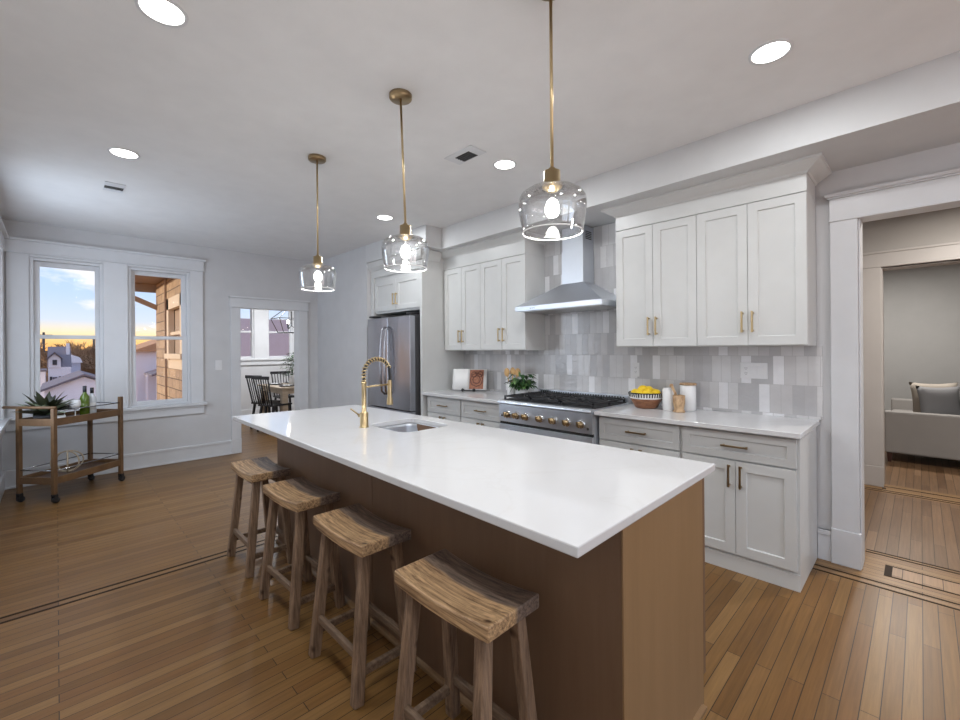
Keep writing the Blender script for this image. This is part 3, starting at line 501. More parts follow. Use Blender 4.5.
for dd, x in ((dl, -4.535), (dr, -4.445)):
    MB().tube([(x, 2.835, .86), (x, 2.79, .90), (x, 2.775, 1.1), (x, 2.77, 1.25), (x, 2.775, 1.4), (x, 2.79, 1.63), (x, 2.835, 1.67)], .013, 10).build('handle', 'fridge_steel', dd)
MB().tube([(-4.88, 2.835, .62), (-4.86, 2.785, .62), (-4.49, 2.77, .62), (-4.12, 2.785, .62), (-4.10, 2.835, .62)], .013, 10).build('handle', 'fridge_steel', fz)
MB().lathe([(.0005, .002), (.014, .002), (.015, 0)], (0, 0, 0), 16).build('badge', 'chrome', dr).matrix_local = Matrix.Translation(Vector((-4.28, 2.8345, 1.72))-WL[f]) @ Matrix.Rotation(PI/2, 4, 'X')
for x in (-4.9, -4.08): B(x-.04, x+.04, 2.86, 2.99, 1.80, 1.825).build('hinge_cover', 'black_plastic', f, bevel=.004)
# ------------------------------------------------------------------ range
r = thing('gas_range', (-2.25, 3.3, 0), 'stainless steel gas range with black grates and seven knobs under the hood', 'stove')
X0, X1, YF = -2.738, -1.762, 2.925
bd = B(X0, X1, YF+.03, 3.58, .10, .905); bd.build('body', 'steel', r, bevel=.002)
B(X0, X1, YF+.03, 3.58, .905, .925).build('cooktop', 'steel', r, bevel=.002)
MB().ext([(YF+.03, .93), (YF-.005, .928), (YF-.02, .918), (YF-.022, .905), (YF-.01, .898), (YF+.03, .895)], 'x', X0, X1).build('bullnose', 'steel', r, bevel=.002)
cp = B(X0, X1, YF, YF+.03, .735, .893).build('control_panel', 'steel', r, bevel=.002)
kx = [-2.625, -2.52, -2.415, -2.26, -2.125, -1.99, -1.86]
for x in kx:
    bz = MB(); bz.lathe([(.0005, .0), (.036, .0), (.037, .007), (.029, .014), (.0005, .014)], (0, 0, 0), 20)
    ko = bz.build('knob', 'chrome', cp, world=False); ko.matrix_local = Matrix.Translation(Vector((x, YF, .805))-WL[r]) @ Matrix.Rotation(PI/2, 4, 'X')
    g = MB(); g.lathe([(.025, .014), (.022, .044), (.0005, .046)], (0, 0, 0), 20); g.box(-.006, .006, -.024, .024, .040, .056)
    go = g.build('knob', 'brass_dark', cp, world=False, label='bronze knob grip'); go.matrix_local = Matrix.Translation(Vector((x, YF, .805))-WL[r]) @ Matrix.Rotation(PI/2, 4, 'X') @ Matrix.Rotation(.5, 4, 'Z')
for x in (-2.70, -1.80): MB().ball((x, YF-.002, .775 if x > -2 else .79), .011, 10, (1, .4, 1)).build('indicator', 'socket_dark', cp)
B(X0+.004, X1-.004, YF+.012, YF+.03, .712, .733).build('panel_gap', 'dark_gap', r)
dr_ = B(X0+.004, X1-.004, YF, YF+.03, .22, .71).build('oven_door', 'steel', r, bevel=.003)
B(X0+.2, X1-.2, YF-.001, YF+.001, .33, .60).build('oven_window', 'black_plastic', dr_)
hb = MB().tube([(X0+.06, YF-.05, .665), (X1-.06, YF-.05, .665)], .013, 10)
for x in (X0+.1, X1-.1): hb.tube([(x, YF-.05, .665), (x, YF, .665)], .009, 8)
hb.build('handle', 'chrome', dr_)
B(X0+.004, X1-.004, YF+.01, YF+.04, .02, .21).build('kick_panel', 'steel', r, bevel=.003)
B(X0+.015, X1-.015, YF+.05, 3.50, .925, .932).build('burner_tray', 'cast_iron', r)
for gx in (X0+.018, X0+.333, X0+.648):
    g = MB(); x1 = gx+.305; ya, yb = YF+.055, 3.50; z = .965; h = .012
    for (a0, a1, b0, b1) in ((gx, x1, ya, ya+.014), (gx, x1, yb-.014, yb), (gx, gx+.014, ya, yb), (x1-.014, x1, ya, yb), (gx, x1, (ya+yb)/2-.007, (ya+yb)/2+.007)): g.box(a0, a1, b0, b1, z-h, z)
    for yc in ((ya*3+yb)/4, (ya+yb*3)/4):
        xc = (gx+x1)/2
        for k in range(8):
            an = k*PI/4; r0, r1 = .035, .125 if k % 2 == 0 else .17
            if k % 2 == 0: r1 = .145 if k % 4 == 0 else .13
            g.beam((xc+r0*math.cos(an), yc+r0*math.sin(an), z-.004), (xc+min(.145, abs(r1*math.cos(an)))*(1 if math.cos(an) > 0 else -1), yc+min(.13, abs(r1*math.sin(an)))*(1 if math.sin(an) > 0 else -1), z-.004), .011, h=.014)
    for a in (gx+.007, x1-.007):
        for b in (ya+.007, (ya+yb)/2, yb-.007): g.box(a-.007, a+.007, b-.007, b+.007, .93, z)
    g.build('grate', 'cast_iron', r)
    for yc in ((ya*3+yb)/4, (ya+yb*3)/4):
        MB().lathe([(.055, .932), (.055, .940), (.040, .944), (.040, .952), (.001, .953)], ((gx+x1)/2, yc, 0), 20).build('burner', 'cast_iron', r)
bg_ = B(X0, X1, 3.52, 3.58, .925, .985).build('back_guard', 'steel', r, bevel=.002)
v = MB()
for k in range(34): v.box(X0+.03+k*.027, X0+.043+k*.027, 3.517, 3.523, .938, .974)
v.build('vent_slot', 'black_plastic', bg_, kind=None)
# ------------------------------------------------------------------ hood
h = thing('range_hood', (-2.245, 3.5, 1.74), 'stainless steel pyramid chimney range hood above the stove', 'range hood')
hx0, hx1, hy0, hy1 = -2.705, -1.785, 3.125, YK-.014; dx0, dx1, dy0 = -2.36, -2.13, 3.40
hm = B(hx0, hx1, hy0, hy1, 1.75, 1.795); hm.build('rim', 'steel', h, bevel=.002)
vs = [(hx0, hy0, 1.795), (hx1, hy0, 1.795), (hx1, hy1, 1.795), (hx0, hy1, 1.795), (dx0, dy0, 2.0), (dx1, dy0, 2.0), (dx1, hy1, 2.0), (dx0, hy1, 2.0)]
MB().add(vs, [(0, 1, 5, 4), (1, 2, 6, 5), (2, 3, 7, 6), (3, 0, 4, 7), (4, 5, 6, 7), (3, 2, 1, 0)]).build('canopy', 'steel', h, bevel=.0015)
B(dx0, dx1, dy0, hy1, 2.0, 2.30).build('chimney', 'steel', h, bevel=.0015); ch = B(dx0+.004, dx1-.004, dy0+.004, hy1, 2.30, 2.519).build('chimney', 'steel', h, bevel=.0015, label='narrower upper chimney sleeve')
s_ = MB()
for k in range(5): s_.box(dx1-.0045, dx1-.0025, dy0+.05, dy0+.15, 2.40+k*.016, 2.408+k*.016)
s_.build('vent_slot', 'dark_gap', ch)
B(hx0+.04, hx1-.04, hy0+.04, hy1-.06, 1.746, 1.752).build('filter', 'steel_side', h)
for k in range(3): MB().ball((-2.52+k*.022, hy0-.001, 1.772), .005, 8, (1, .4, 1)).build('button', 'black_plastic', h)
# ------------------------------------------------------------------ island
i_ = thing('kitchen_island', (-1.95, 1.5, 0), 'long brown wood kitchen island with the four stools along its side', 'kitchen island')
B(-3.30, -2.56, 1.1665, 1.80, 0, .884).box(-2.06, -.648, 1.1665, 1.80, 0, .884).box(-2.56, -2.06, 1.1665, 1.80, 0, .68).build('body', 'island_wood', i_)
B(-1.968, -.6035, 1.150, 1.166, 0, .884).build('back_panel', 'island_wood', i_); B(-3.30, -1.972, 1.150, 1.166, 0, .884).build('back_panel', 'island_wood', i_)
B(-.648, -.60, 1.1665, 1.80, .0, .884).build('end_panel', 'island_end', i_, bevel=.001); B(-.603, -.596, 1.1495, 1.168, 0, .884).build('corner_trim', 'island_end', i_, bevel=.002)
B(-.66, -.60, 1.8005, 1.822, .12, .884).build('cabinet_side', 'island_wood', i_, bevel=.001)
b_ = MB()
for k in range(4):
    xa = -3.28+k*.66; shaker('door', i_, xa, xa+.655, .115, .875, 1.825, m='island_wood') if False else b_.box(xa, xa+.655, 1.80, 1.822, .12, .878)
b_.build('door', 'island_wood', i_)
MB().ext([(1.15, 0), (1.133, 0), (1.135, .012), (1.141, .019), (1.15, .022)], 'x', -3.3, -.60).box(-.60, -.582, 1.133, 1.78, 0, .018).build('shoe_molding', 'island_end', i_)
# countertop with a sink opening
cx0, cx1, cy0, cy1 = -2.52, -2.10, 1.435, 1.80
NLn, NRr, FR_, FL_ = (-.588, .905), (-.600, 1.955), (-3.50, 1.885), (-3.58, .93)
def rr(x0, x1, y0, y1, r, n=5):
    o = []
    for cx, cy, a0 in ((x1-r, y0+r, -PI/2), (x1-r, y1-r, 0), (x0+r, y1-r, PI/2), (x0+r, y0+r, PI)):
        o += [(cx+r*math.cos(a0+PI/2*k/n), cy+r*math.sin(a0+PI/2*k/n)) for k in range(n+1)]
    return o
ring = rr(cx0, cx1, cy0, cy1, .07); q = len(ring)//4
outer = [NLn, NRr, FR_, FL_]
vs = []; fs = []
for z in (.885, .915): vs += [(x, y, z) for x, y in ring]+[(x, y, z) for x, y in outer]
n = len(ring); off = n+4
for l in (0, off):
    for c_ in range(4):
        for k in range(q-1): a = c_*q+k; fs.append((l+a, l+a+1, l+n+c_))
        nx = (c_+1) % 4; fs.append((l+c_*q+q-1, l+(nx*q), l+n+nx, l+n+c_))
for k in range(n): fs.append((k, (k+1) % n, off+(k+1) % n, off+k))
for k in range(4): fs.append((n+k, n+(k+1) % 4, off+n+(k+1) % 4, off+n+k))
ct = MB().add(vs, fs).build('island_countertop', 'quartz', loc=(-2, 1.4, .885), bevel=.004); tag(ct, 'large white quartz countertop with faint veins on the island', 'countertop')
s_ = thing('kitchen_sink', (-2.31, 1.62, .70), 'stainless steel undermount sink with rounded corners set in the island top', 'sink')
levels = [(0, .884, .07), (.0, .86, .07), (.006, .74, .065), (.03, .705, .06), (.12, .70, .04)]
rows = [[(x, y, z) for x, y in rr(cx0+a-.004, cx1-a+.004, cy0+a-.004, cy1-a+.004, r_)] for a, z, r_ in levels]
bs = MB().add([p for r_ in rows for p in r_], [(i*n+k, i*n+(k+1) % n, (i+1)*n+(k+1) % n, (i+1)*n+k) for i in range(len(rows)-1) for k in range(n)]+[tuple((len(rows)-1)*n+k for k in range(n))], True).build('basin', 'steel', s_, solid=.002)
MB().lathe([(.001, .704), (.035, .704), (.045, .706), (.045, .702)], (-2.31, 1.62, 0), 20).build('drain', 'chrome', s_)
# island cut body for the basin: keep carcass clear
fa = thing('spring_faucet', (-2.445, 1.375, .915), 'brushed gold spring-neck kitchen faucet standing beside the island sink', 'faucet')
fx, fy = -2.445, 1.375
MB().lathe([(.030, .915), (.030, .920), (.026, .922), (.026, 1.005), (.024, 1.008), (.015, 1.009), (.015, 1.185), (.017, 1.187), (.017, 1.20), (.001, 1.2)], (fx, fy, 0), 24).build('body', 'brass', fa)
arc = [(fx, fy, 1.19+.055*k/4) for k in range(4)]+[(fx, fy+.095-.095*math.cos(a), 1.245+.095*math.sin(a)) for a in [PI*k/16 for k in range(0, 15)]]
arc2 = arc+[(fx, fy+.19, 1.22), (fx, fy+.188, 1.15)]
MB().tube(arc2, .0085, 8).build('hose', 'black_plastic', fa)
cum = [0]
for a, b in zip(arc, arc[1:]): cum.append(cum[-1]+(Vector(b)-Vector(a)).length)
coil = []; turns = 16; m_ = turns*10; tot = cum[-1]
for k in range(m_+1):
    s0 = tot*k/m_; j = max(i for i in range(len(cum)) if cum[i] <= s0+1e-9); j = min(j, len(arc)-2); u_ = (s0-cum[j])/(cum[j+1]-cum[j])
    p = Vector(arc[j]).lerp(Vector(arc[j+1]), u_); d_ = (Vector(arc[j+1])-Vector(arc[j])).normalized(); sx = Vector((1, 0, 0)); w_ = d_.cross(sx); th = 2*PI*turns*k/m_
    coil.append(p+(sx*math.cos(th)+w_*math.sin(th))*.0125)
MB().tube(coil, .0045, 6).build('spring', 'brass', fa)
MB().tube([(fx, fy, 1.165), (fx, fy+.185, 1.172)], .006, 8).lathe([(.016, 1.155), (.016, 1.18)], (fx, fy+.188, 0), 16).build('holder_arm', 'brass', fa)
MB().lathe([(.012, 1.20), (.014, 1.19), (.014, 1.09), (.019, 1.075), (.021, 1.045), (.019, 1.038), (.001, 1.038)], (fx, fy+.188, 0), 18).build('spray_head', 'brass', fa)
MB().tube([(fx, fy, .985), (fx-.045, fy-.01, .985)], .012, 12).tube([(fx-.04, fy-.01, .985), (fx-.07, fy-.055, 1.03)], .0055, 8).build('lever_handle', 'brass', fa)
# ------------------------------------------------------------------ stools
def make_stool():
    r = thing('bar_stool', (0, 0, 0), '-', 'stool', 'rustic wooden saddle stools along the island')
    n = 12; L, Wd, T = .452, .236, .05; st = MB(); vs = []; fs = []
    for i in range(n+1):
        x = -L/2+L*i/n; dip = .020*(1-(2*i/n-1)**2); zt = .632-dip; zb = .585-dip*.7
        vs += [(x, -Wd/2, zb), (x, Wd/2, zb), (x, Wd/2, zt), (x, -Wd/2, zt)]
    for i in range(n):
        a = 4*i
        for k in range(4): fs.append((a+k, a+(k+1) % 4, a+4+(k+1) % 4, a+4+k))
    fs += [(0, 1, 2, 3), (4*n+3, 4*n+2, 4*n+1, 4*n)]
    st.add(vs, fs).build('seat', 'stool_seat', r, world=False, bevel=.006)
    B(-.16, .16, -.075, -.05, .535, .582).box(-.16, .16, .05, .075, .535, .582).build('apron', 'stool_rail', r, world=False, bevel=.003)
    top = lambda a, b: Vector((a*.165, b*.072, .590)); bot = lambda a, b: Vector((a*.197, b*.128, .0))
    at = lambda a, b, z: bot(a, b).lerp(top(a, b), z/.59)
    for a in (-1, 1):
        for b in (-1, 1): MB().beam(bot(a, b), top(a, b), .044, .042).build('leg', 'stool_leg', r, world=False, bevel=.006)
    for b, z in ((-1, .175), (1, .155)): MB().beam(at(-1, b, z), at(1, b, z), .022, .022, .032, .032).build('stretcher', 'stool_rail', r, world=False, bevel=.004)
    for a in (-1, 1): MB().beam(at(a, -1, .115), at(a, 1, .115), .022, .022, .032, .032).build('stretcher', 'stool_rail', r, world=False, bevel=.004)
    return r
st0 = make_stool()
for k, (x, y, rz, lb) in enumerate([(-1.065, .957, .02, 'rustic wooden saddle stool nearest the camera, in front of the island end'), (-1.757, .965, 0, 'rustic wooden saddle stool second from the camera, third from the window end'), (-2.42, .965, .04, 'rustic wooden saddle stool third from the camera, second from the window end'), (-3.11, .972, 0, 'rustic wooden saddle stool farthest from the camera, at the window end of the island')]):
    s_ = st0 if k == 0 else copy_tree(st0); s_.location = (x, y, 0); s_.rotation_euler.z = rz; s_['label'] = lb
# ------------------------------------------------------------------ pendants
for k, (x, lb, tx) in enumerate([(-.96, 'clear glass pendant lamp on a brass rod nearest the camera', 0), (-1.945, 'clear glass pendant lamp on a brass rod, middle of the three', .034), (-2.985, 'clear glass pendant lamp on a brass rod farthest from the camera', 0)]):
    y = 1.325; p = thing('pendant_lamp', (x, y, H), lb, 'pendant lamp', 'pendant lamps over the island')
    tilt = lambda z: (x+tx*.7*(H-z)/.75, y+tx*.3*(H-z)/.75)
    MB().lathe([(.001, H), (.060, H), (.060, H-.020), (.056, H-.025), (.001, H-.025)], (x, y, 0), 32).build('canopy', 'brass_dark', p)
    a = tilt(2.06); MB().tube([(x, y, H-.02), (a[0], a[1], 2.06)], .0062, 10).build('rod', 'brass', p)
    MB().lathe([(.001, 2.072), (.012, 2.072), (.012, 2.062), (.030, 2.060), (.031, 2.012), (.036, 2.010), (.036, 1.998), (.028, 1.996), (.02, 1.985), (.001, 1.985)], (a[0], a[1], 0), 28).build('socket_cap', 'brass', p)
    g = MB().lathe([(.034, 2.000), (.060, 1.998), (.090, 1.990), (.112, 1.975), (.122, 1.957), (.1245, 1.937), (.1225, 1.91), (.118, 1.88), (.1125, 1.845), (.1115, 1.832)], (a[0], a[1], 0), 48)
    sh = g.build('glass_shade', 'pendant_glass', p, solid=.0035)
    md = [(a[0]+.1115*math.cos(t_), a[1]+.1115*math.sin(t_), 1.832) for t_ in [2*PI*j/48 for j in range(48)]]
    MB().tube(md, .0026, 8, closed=True).build('glass_rim', 'shell', sh)
    bb_ = MB().lathe([(.001, 1.885), (.018, 1.888), (.03, 1.902), (.032, 1.92), (.026, 1.945), (.015, 1.965), (.013, 1.99)], (a[0], a[1], 0), 20).build('bulb', 'bulb_glass', p)
    MB().lathe([(.001, 1.888), (.018, 1.893), (.027, 1.908), (.026, 1.928), (.018, 1.95), (.001, 1.962)], (a[0], a[1], 0), 16).build('filament', 'filament', bb_)
    la = bpy.data.lights.new('pendant_light', 'POINT'); la.energy = BULB_W; la.shadow_soft_size = .03; la.color = (1, .98, .95)
    lo = bpy.data.objects.new('pendant_light', la); C.objects.link(lo); lo.location = (a[0], a[1], 1.865)
# ------------------------------------------------------------------ switches and outlets
def outlet(x, z, kind, label):
    w_, h_ = (.062, .12) if kind == 'single' else (.17, .115)
    o = thing('outlet_plate', (x, YK-.013, z), label, 'outlet')
    B(x-w_/2, x+w_/2, YK-.019, YK-.0125, z-h_/2, z+h_/2).build('cover_plate', 'plate_white', o, bevel=.002)
    xs = [x] if kind == 'single' else [x-.048]
    for xx in xs:
        rc = B(xx-.017, xx+.017, YK-.021, YK-.018, z-.035, z+.035).build('receptacle', 'plate_white', o, bevel=.001)
        sl = MB()
        for s in (-1, 1):
            for d in (-.006, .006): sl.box(xx+d-.0012, xx+d+.0012, YK-.0215, YK-.0205, z+s*.018-.004, z+s*.018+.005)
            sl.ball((xx, YK-.021, z+s*.018-.010), .0025, 8, (1, .3, 1))
        sl.build('slot', 'socket_dark', rc)
    if kind != 'single':
        for xx in (x, x+.048): B(xx-.016, xx+.016, YK-.0225, YK-.018, z-.033, z+.033).build('rocker', 'plate_white', o, bevel=.002)
outlet(-1.728, 1.21, 'single', 'small white outlet plate on the grey tile above the bowl of lemons')
outlet(-.842, 1.228, 'triple', 'wide white outlet and switch plate on the grey tile under the corner cabinet')
s_ = thing('light_switch', (XW, 1.545, 1.21), 'white light switch plate on the grey wall between window and dining doorway', 'switch')
B(XW, XW+.006, 1.505, 1.583, 1.145, 1.275).build('cover_plate', 'plate_white', s_, bevel=.002); B(XW+.005, XW+.010, 1.528, 1.56, 1.178, 1.242).build('rocker', 'plate_white', s_, bevel=.002)
# ------------------------------------------------------------------ things on the wall counters
zc = .9155
cb = thing('cookbook', (-3.61, 3.36, zc), 'open cookbook with a blank page and a brown food picture leaning on its stand', 'book', rz=math.radians(33))
def page(x0, x1, name, m, lift=0):
    mb = MB(); n = 6; vs = []; fs = []
    for i in range(n+1):
        x = x0+(x1-x0)*i/n; bow = .012*math.sin(PI*i/n)
        for z in (0, .245): vs.append((x, -bow+z*.28+lift, .018+z*.96))
    for i in range(n): fs.append((2*i, 2*i+2, 2*i+3, 2*i+1))
    return mb.add(vs, fs, True).build(name, m, cb, world=False, solid=.008 if name == 'page' else .001)
page(-.20, -.002, 'page', 'paper'); rpg = page(.002, .20, 'page', 'paper')
mb = MB(); vs = []; 
for (a, b) in ((.004, .012), (.165, .012), (.165, .235), (.004, .235)): vs.append((a, -.0185+b*.28, .018+b*.96))
pic = mb.add(vs, [(0, 1, 2, 3)]).build('picture', 'page_print', rpg, world=False, solid=.001, label='brown and red food picture')
for k, (a, b, r_) in enumerate([(.085, .12, .075), (.05, .18, .03), (.125, .185, .03), (.085, .12, .045)]):
    pts = [(a+r_*math.cos(t_), -.0205+(b+r_*math.sin(t_)*1.05)*.28, .018+(b+r_*math.sin(t_)*1.05)*.96) for t_ in [2*PI*j/8 for j in range(8)]]
    MB().tube(pts, .005, 5, closed=True).build('picture_detail', 'page_ink', rpg, world=False)
bs_ = thing('book_stand', (-3.61, 3.36, zc), 'black iron scroll stand holding up the open cookbook', 'book stand', rz=math.radians(33))
mb = MB()
for x in (-.065, .065):
    mb.tube([(x+.016*math.cos(t_)*(1-t_/14), -.045+.0*t_, .019+.016*math.sin(t_)*(1-t_/14)) for t_ in [k*.5 for k in range(14)]], .005, 6)
    mb.tube([(x, -.045, .006), (x, .0, .006), (x, .03, .008), (x, .085, .20)], .005, 6); mb.ball((x, -.045, .019), .014, 10)
mb.tube([(-.065, .0, .006), (.065, .0, .006)], .004, 6).tube([(-.065, .085, .20), (.065, .085, .20)], .004, 6).tube([(0, .087, .20), (0, .15, .006)], .004, 6)
mb.build('frame', 'black_paint', bs_, world=False)
def pot_plant(x, y):
    p = thing('potted_plant', (x, y, zc), 'leafy green plant in a white pot on the counter left of the range', 'plant')
    MB().lathe([(.001, 0), (.058, 0), (.066, .01), (.070, .11), (.064, .11), (.062, .095), (.001, .095)], (x, y, zc), 32).build('pot', 'ceramic', p)
    rnd = random.Random(3); lf = MB(); ll = MB(); stt = MB()
    for k in range(110):
        a = rnd.uniform(0, 2*PI); e_ = rnd.uniform(-.1, 1.3); rad = rnd.uniform(.03, .125)
        bx, by, bz = x+rad*math.cos(a)*math.cos(e_*.6), y+rad*math.sin(a)*math.cos(e_*.6), zc+.105+max(0, math.sin(e_))*rad*1.1
        d_ = Vector((math.cos(a)+rnd.uniform(-.4, .4), math.sin(a)+rnd.uniform(-.4, .4), rnd.uniform(-.3, .6)))
        (lf if k % 4 else ll).leaf((bx, by, bz), d_, (0, 0, 1), rnd.uniform(.055, .09), rnd.uniform(.035, .055), .5)
        if k % 6 == 0: stt.tube([(x, y, zc+.09), ((x+bx)/2, (y+by)/2, zc+.15), (bx, by, bz)], .0018, 4)
    lf.leaf((x-.06, y-.06, zc+.10), (-.5, -.4, -.9), (0, 0, 1), .08, .05, .1); ll.leaf((x-.03, y, zc+.2), (-.1, 0, 1), (0, 1, 0), .06, .03, .1)
    lf.build('foliage', 'leaf', p, kind='stuff'); ll.build('foliage', 'leaf_light', p, kind='stuff', label='lighter green leaves'); stt.build('stem', 'leaf', p)
pot_plant(-2.80, 3.33)
uc = thing('utensil_crock', (-3.0, 3.40, zc), 'small white crock behind the leafy plant holding wooden spoons', 'crock')
MB().lathe([(.001, 0), (.045, 0), (.048, .005), (.048, .135), (.043, .135), (.042, .01), (.001, .01)], (-3.0, 3.40, zc), 28).build('vessel', 'ceramic', uc)
for k, (dx, dy, tz) in enumerate([(-.055, -.01, .235), (.0, .02, .242), (.06, .03, .235)]):
    lb = ['wooden spoon leaning left in the white crock', 'wooden spoon standing in the middle of the white crock', 'wooden spoon leaning right toward the plant in the white crock'][k]
    sp = thing('wooden_spoon', (-3.0, 3.40, zc+.012), lb, 'spoon', 'wooden spoons in the white crock')
    MB().tube([(-3.0+dx*.2, 3.40+dy*.2, zc+.012), (-3.0+dx*.8, 3.40+dy*.8, zc+tz-.04)], .005, 8).build('handle', 'spoon_wood', sp)
    MB().ball((-3.0+dx, 3.40+dy, zc+tz), .046, 14, (.8, .35, 1)).build('bowl', 'spoon_wood', sp)
fb = thing('fruit_bowl', (-1.555, 3.40, zc), 'brown wooden bowl with a black and white dashed rim beside the range', 'bowl')
fx_, fy_ = -1.555, 3.40
MB().lathe([(.001, 0), (.075, 0), (.085, .008), (.115, .06), (.124, .08), (.118, .08), (.108, .06), (.07, .014), (.001, .012)], (fx_, fy_, zc), 40).build('vessel', 'bowl_wood', fb)
bd_ = MB().lathe([(.1245, .078), (.134, .118), (.128, .118), (.119, .08)], (fx_, fy_, zc), 40).build('rim_band', 'paper', fb, label='white painted band')
dk = MB()
for k in range(40):
    a = 2*PI*k/40; c_, s2 = math.cos(a), math.sin(a); w_ = .0045
    p = [(fx_+r_*c_-s2*e2*w_, fy_+r_*s2+c_*e2*w_, zc+z) for r_, z, e2 in ((.1285, .090, -1), (.1285, .090, 1), (.1355, .119, 1), (.1355, .119, -1))]
    dk.add(p, [(0, 1, 2, 3)])
dk.build('dash', 'black_paint', bd_, solid=.002); MB().lathe([(.132, .116), (.138, .121), (.132, .126), (.127, .121), (.132, .116)], (fx_, fy_, zc), 40).build('rim', 'black_paint', fb, label='thin black rim')
lem = [(-.075, -.03, .098, 'left'), (-.02, -.075, .10, 'front'), (.045, -.06, .10, 'x'), (.08, .01, .10, 'right'), (-.05, .055, .098, 'x'), (.03, .065, .10, 'x'), (-.02, -.005, .128, 'top'), (.03, -.015, .125, 'top2')]
llab = {'left': 'yellow lemon at the left edge of the bowl', 'front': 'yellow lemon at the front of the bowl', 'right': 'yellow lemon at the right edge of the bowl', 'top': 'topmost yellow lemon on the pile in the bowl', 'top2': 'yellow lemon on top of the pile, right of the topmost one', 'x': 'yellow lemon in the lower layer of the wooden bowl'}
for k, (dx, dy, dz, w_) in enumerate(lem):
    m_ = MB(); rr_ = .030
    prof = [(a_*1.2, b_*1.2) for a_, b_ in [(.0005, -.041), (.006, -.038), (.013, -.033), (.022, -.024), (.029, -.010), (.030, .002), (.027, .015), (.018, .028), (.008, .034), (.0005, .039)]]
    m_.lathe(prof, (0, 0, 0), 16); o = m_.build('lemon', 'lemon'); o.location = (fx_+dx, fy_+dy, zc+dz+.016); o.rotation_euler = (PI/2+.2*k, .3*k, k*1.1); tag(o, llab[w_], 'lemon', 'lemons in the wooden bowl')
def canister(x, y, r_, h_, lb, lid):
    c = thing('canister', (x, y, zc), lb, 'canister', 'white ceramic canisters')
    MB().lathe([(.001, 0), (r_-.004, 0), (r_, .004), (r_, h_-.004), (r_-.004, h_), (r_-.01, h_), (r_-.012, .01), (.001, .01)] if not lid else [(.001, 0), (r_-.004, 0), (r_, .004), (r_, h_-.003), (r_-.003, h_), (.001, h_)], (x, y, zc), 36).build('body', 'ceramic', c)
    if lid: MB().lathe([(.001, h_), (r_+.004, h_), (r_+.004, h_+.012), (r_, h_+.015), (.001, h_+.015)], (x, y, zc), 36).build('lid', 'olive_wood', c)
    else: MB().lathe([(.001, h_-.001), (r_-.005, h_-.001), (r_-.004, h_+.006), (.001, h_+.008)], (x, y, zc), 36).build('lid', 'ceramic', c)
canister(-1.362, 3.37, .045, .165, 'shorter plain white canister between the lemon bowl and the wooden mortar', False)
canister(-1.255, 3.47, .056, .195, 'taller white canister with a wooden lid behind the wooden mortar', True)
mo = thing('mortar', (-1.27, 3.33, zc), 'turned olive wood mortar with light and dark grain before the tall canister', 'mortar')
MB().lathe([(.001, 0), (.042, 0), (.043, .008), (.034, .022), (.036, .035), (.042, .07), (.043, .125), (.039, .125), (.036, .07), (.02, .04), (.001, .036)], (-1.27, 3.33, zc), 32).build('vessel', 'olive_wood', mo)
pe = MB().tube([(-1.268, 3.33, zc+.05), (-1.30, 3.325, zc+.15), (-1.318, 3.32, zc+.19)], [.014, .009, .011], 12).ball((-1.321, 3.32, zc+.197), .014, 12).build('pestle', 'olive_wood', loc=(-1.268, 3.33, zc+.05)); tag(pe, 'wooden pestle leaning out of the olive wood mortar', 'pestle')
# ------------------------------------------------------------------ bar cart
RZ = math.radians(130.3); CX, CY = -5.963, .118
ca = thing('bar_cart', (CX, CY, 0), 'brown wooden two-tier bar cart on black casters below the left window', 'cart', rz=RZ)
hx, hy = .334, .18
for sx in (-1, 1):
    for sy in (-1, 1):
        top = .915 if sx > 0 else .875
        l_ = B(sx*hx-.017, sx*hx+.017, sy*hy-.017, sy*hy+.017, .085, top).build('leg', 'cart_wood', ca, world=False, bevel=.004)
        cw = MB(); cw.ext([(0, 0)], 'x', 0, 0) if False else None
        cw.lathe([(.001, -.012), (.026, -.012), (.028, -.008), (.028, .008), (.026, .012), (.001, .012)], (0, 0, 0), 20)
        c_ = cw.build('caster', 'black_plastic', l_, world=False); c_.matrix_local = Matrix.Translation((sx*hx+.012, sy*hy, .029)) @ Matrix.Rotation(PI/2, 4, 'X')
        MB().box(sx*hx-.014, sx*hx+.018, sy*hy-.018, sy*hy-.014, .02, .078).box(sx*hx-.014, sx*hx+.018, sy*hy+.014, sy*hy+.018, .02, .078).box(sx*hx-.016, sx*hx+.016, sy*hy-.018, sy*hy+.018, .072, .086).build('caster_fork', 'black_plastic', l_, world=False)
for z0, z1, nm in ((.715, .782, 'upper'), (.175, .24, 'lower')):
    t_ = MB().box(-hx, hx, -hy-.012, -hy+.008, z0, z1).box(-hx, hx, hy-.008, hy+.012, z0, z1).box(-hx-.012, -hx+.008, -hy, hy, z0, z1).box(hx-.008, hx+.012, -hy, hy, z0, z1)
    t_.build('tray_frame', 'cart_wood', ca, world=False, bevel=.003)
    B(-hx, hx, -hy, hy, z0+.018, z0+.03).build('shelf', 'cart_shelf', ca, world=False)
zr = .85
MB().tube([(-hx, -hy, zr), (hx, -hy, zr)], .0055, 8).tube([(-hx, hy, zr), (hx, hy, zr)], .0055, 8).tube([(hx, -hy, zr), (hx, hy, zr)], .0055, 8).build('rail', 'rail_metal', ca, world=False)
MB().tube([(-hx, -hy, .30), (hx, -hy, .30)], .005, 8).tube([(-hx, hy, .30), (hx, hy, .30)], .005, 8).tube([(hx, -hy, .30), (hx, hy, .30)], .005, 8).tube([(-hx, -hy, .30), (-hx, hy, .30)], .005, 8).build('rail', 'rail_metal', ca, world=False)
MB().tube([(-hx, -hy-.02, .885), (-hx, hy+.16, .885)], .013, 12).build('push_handle', 'cart_wood', ca, world=False)
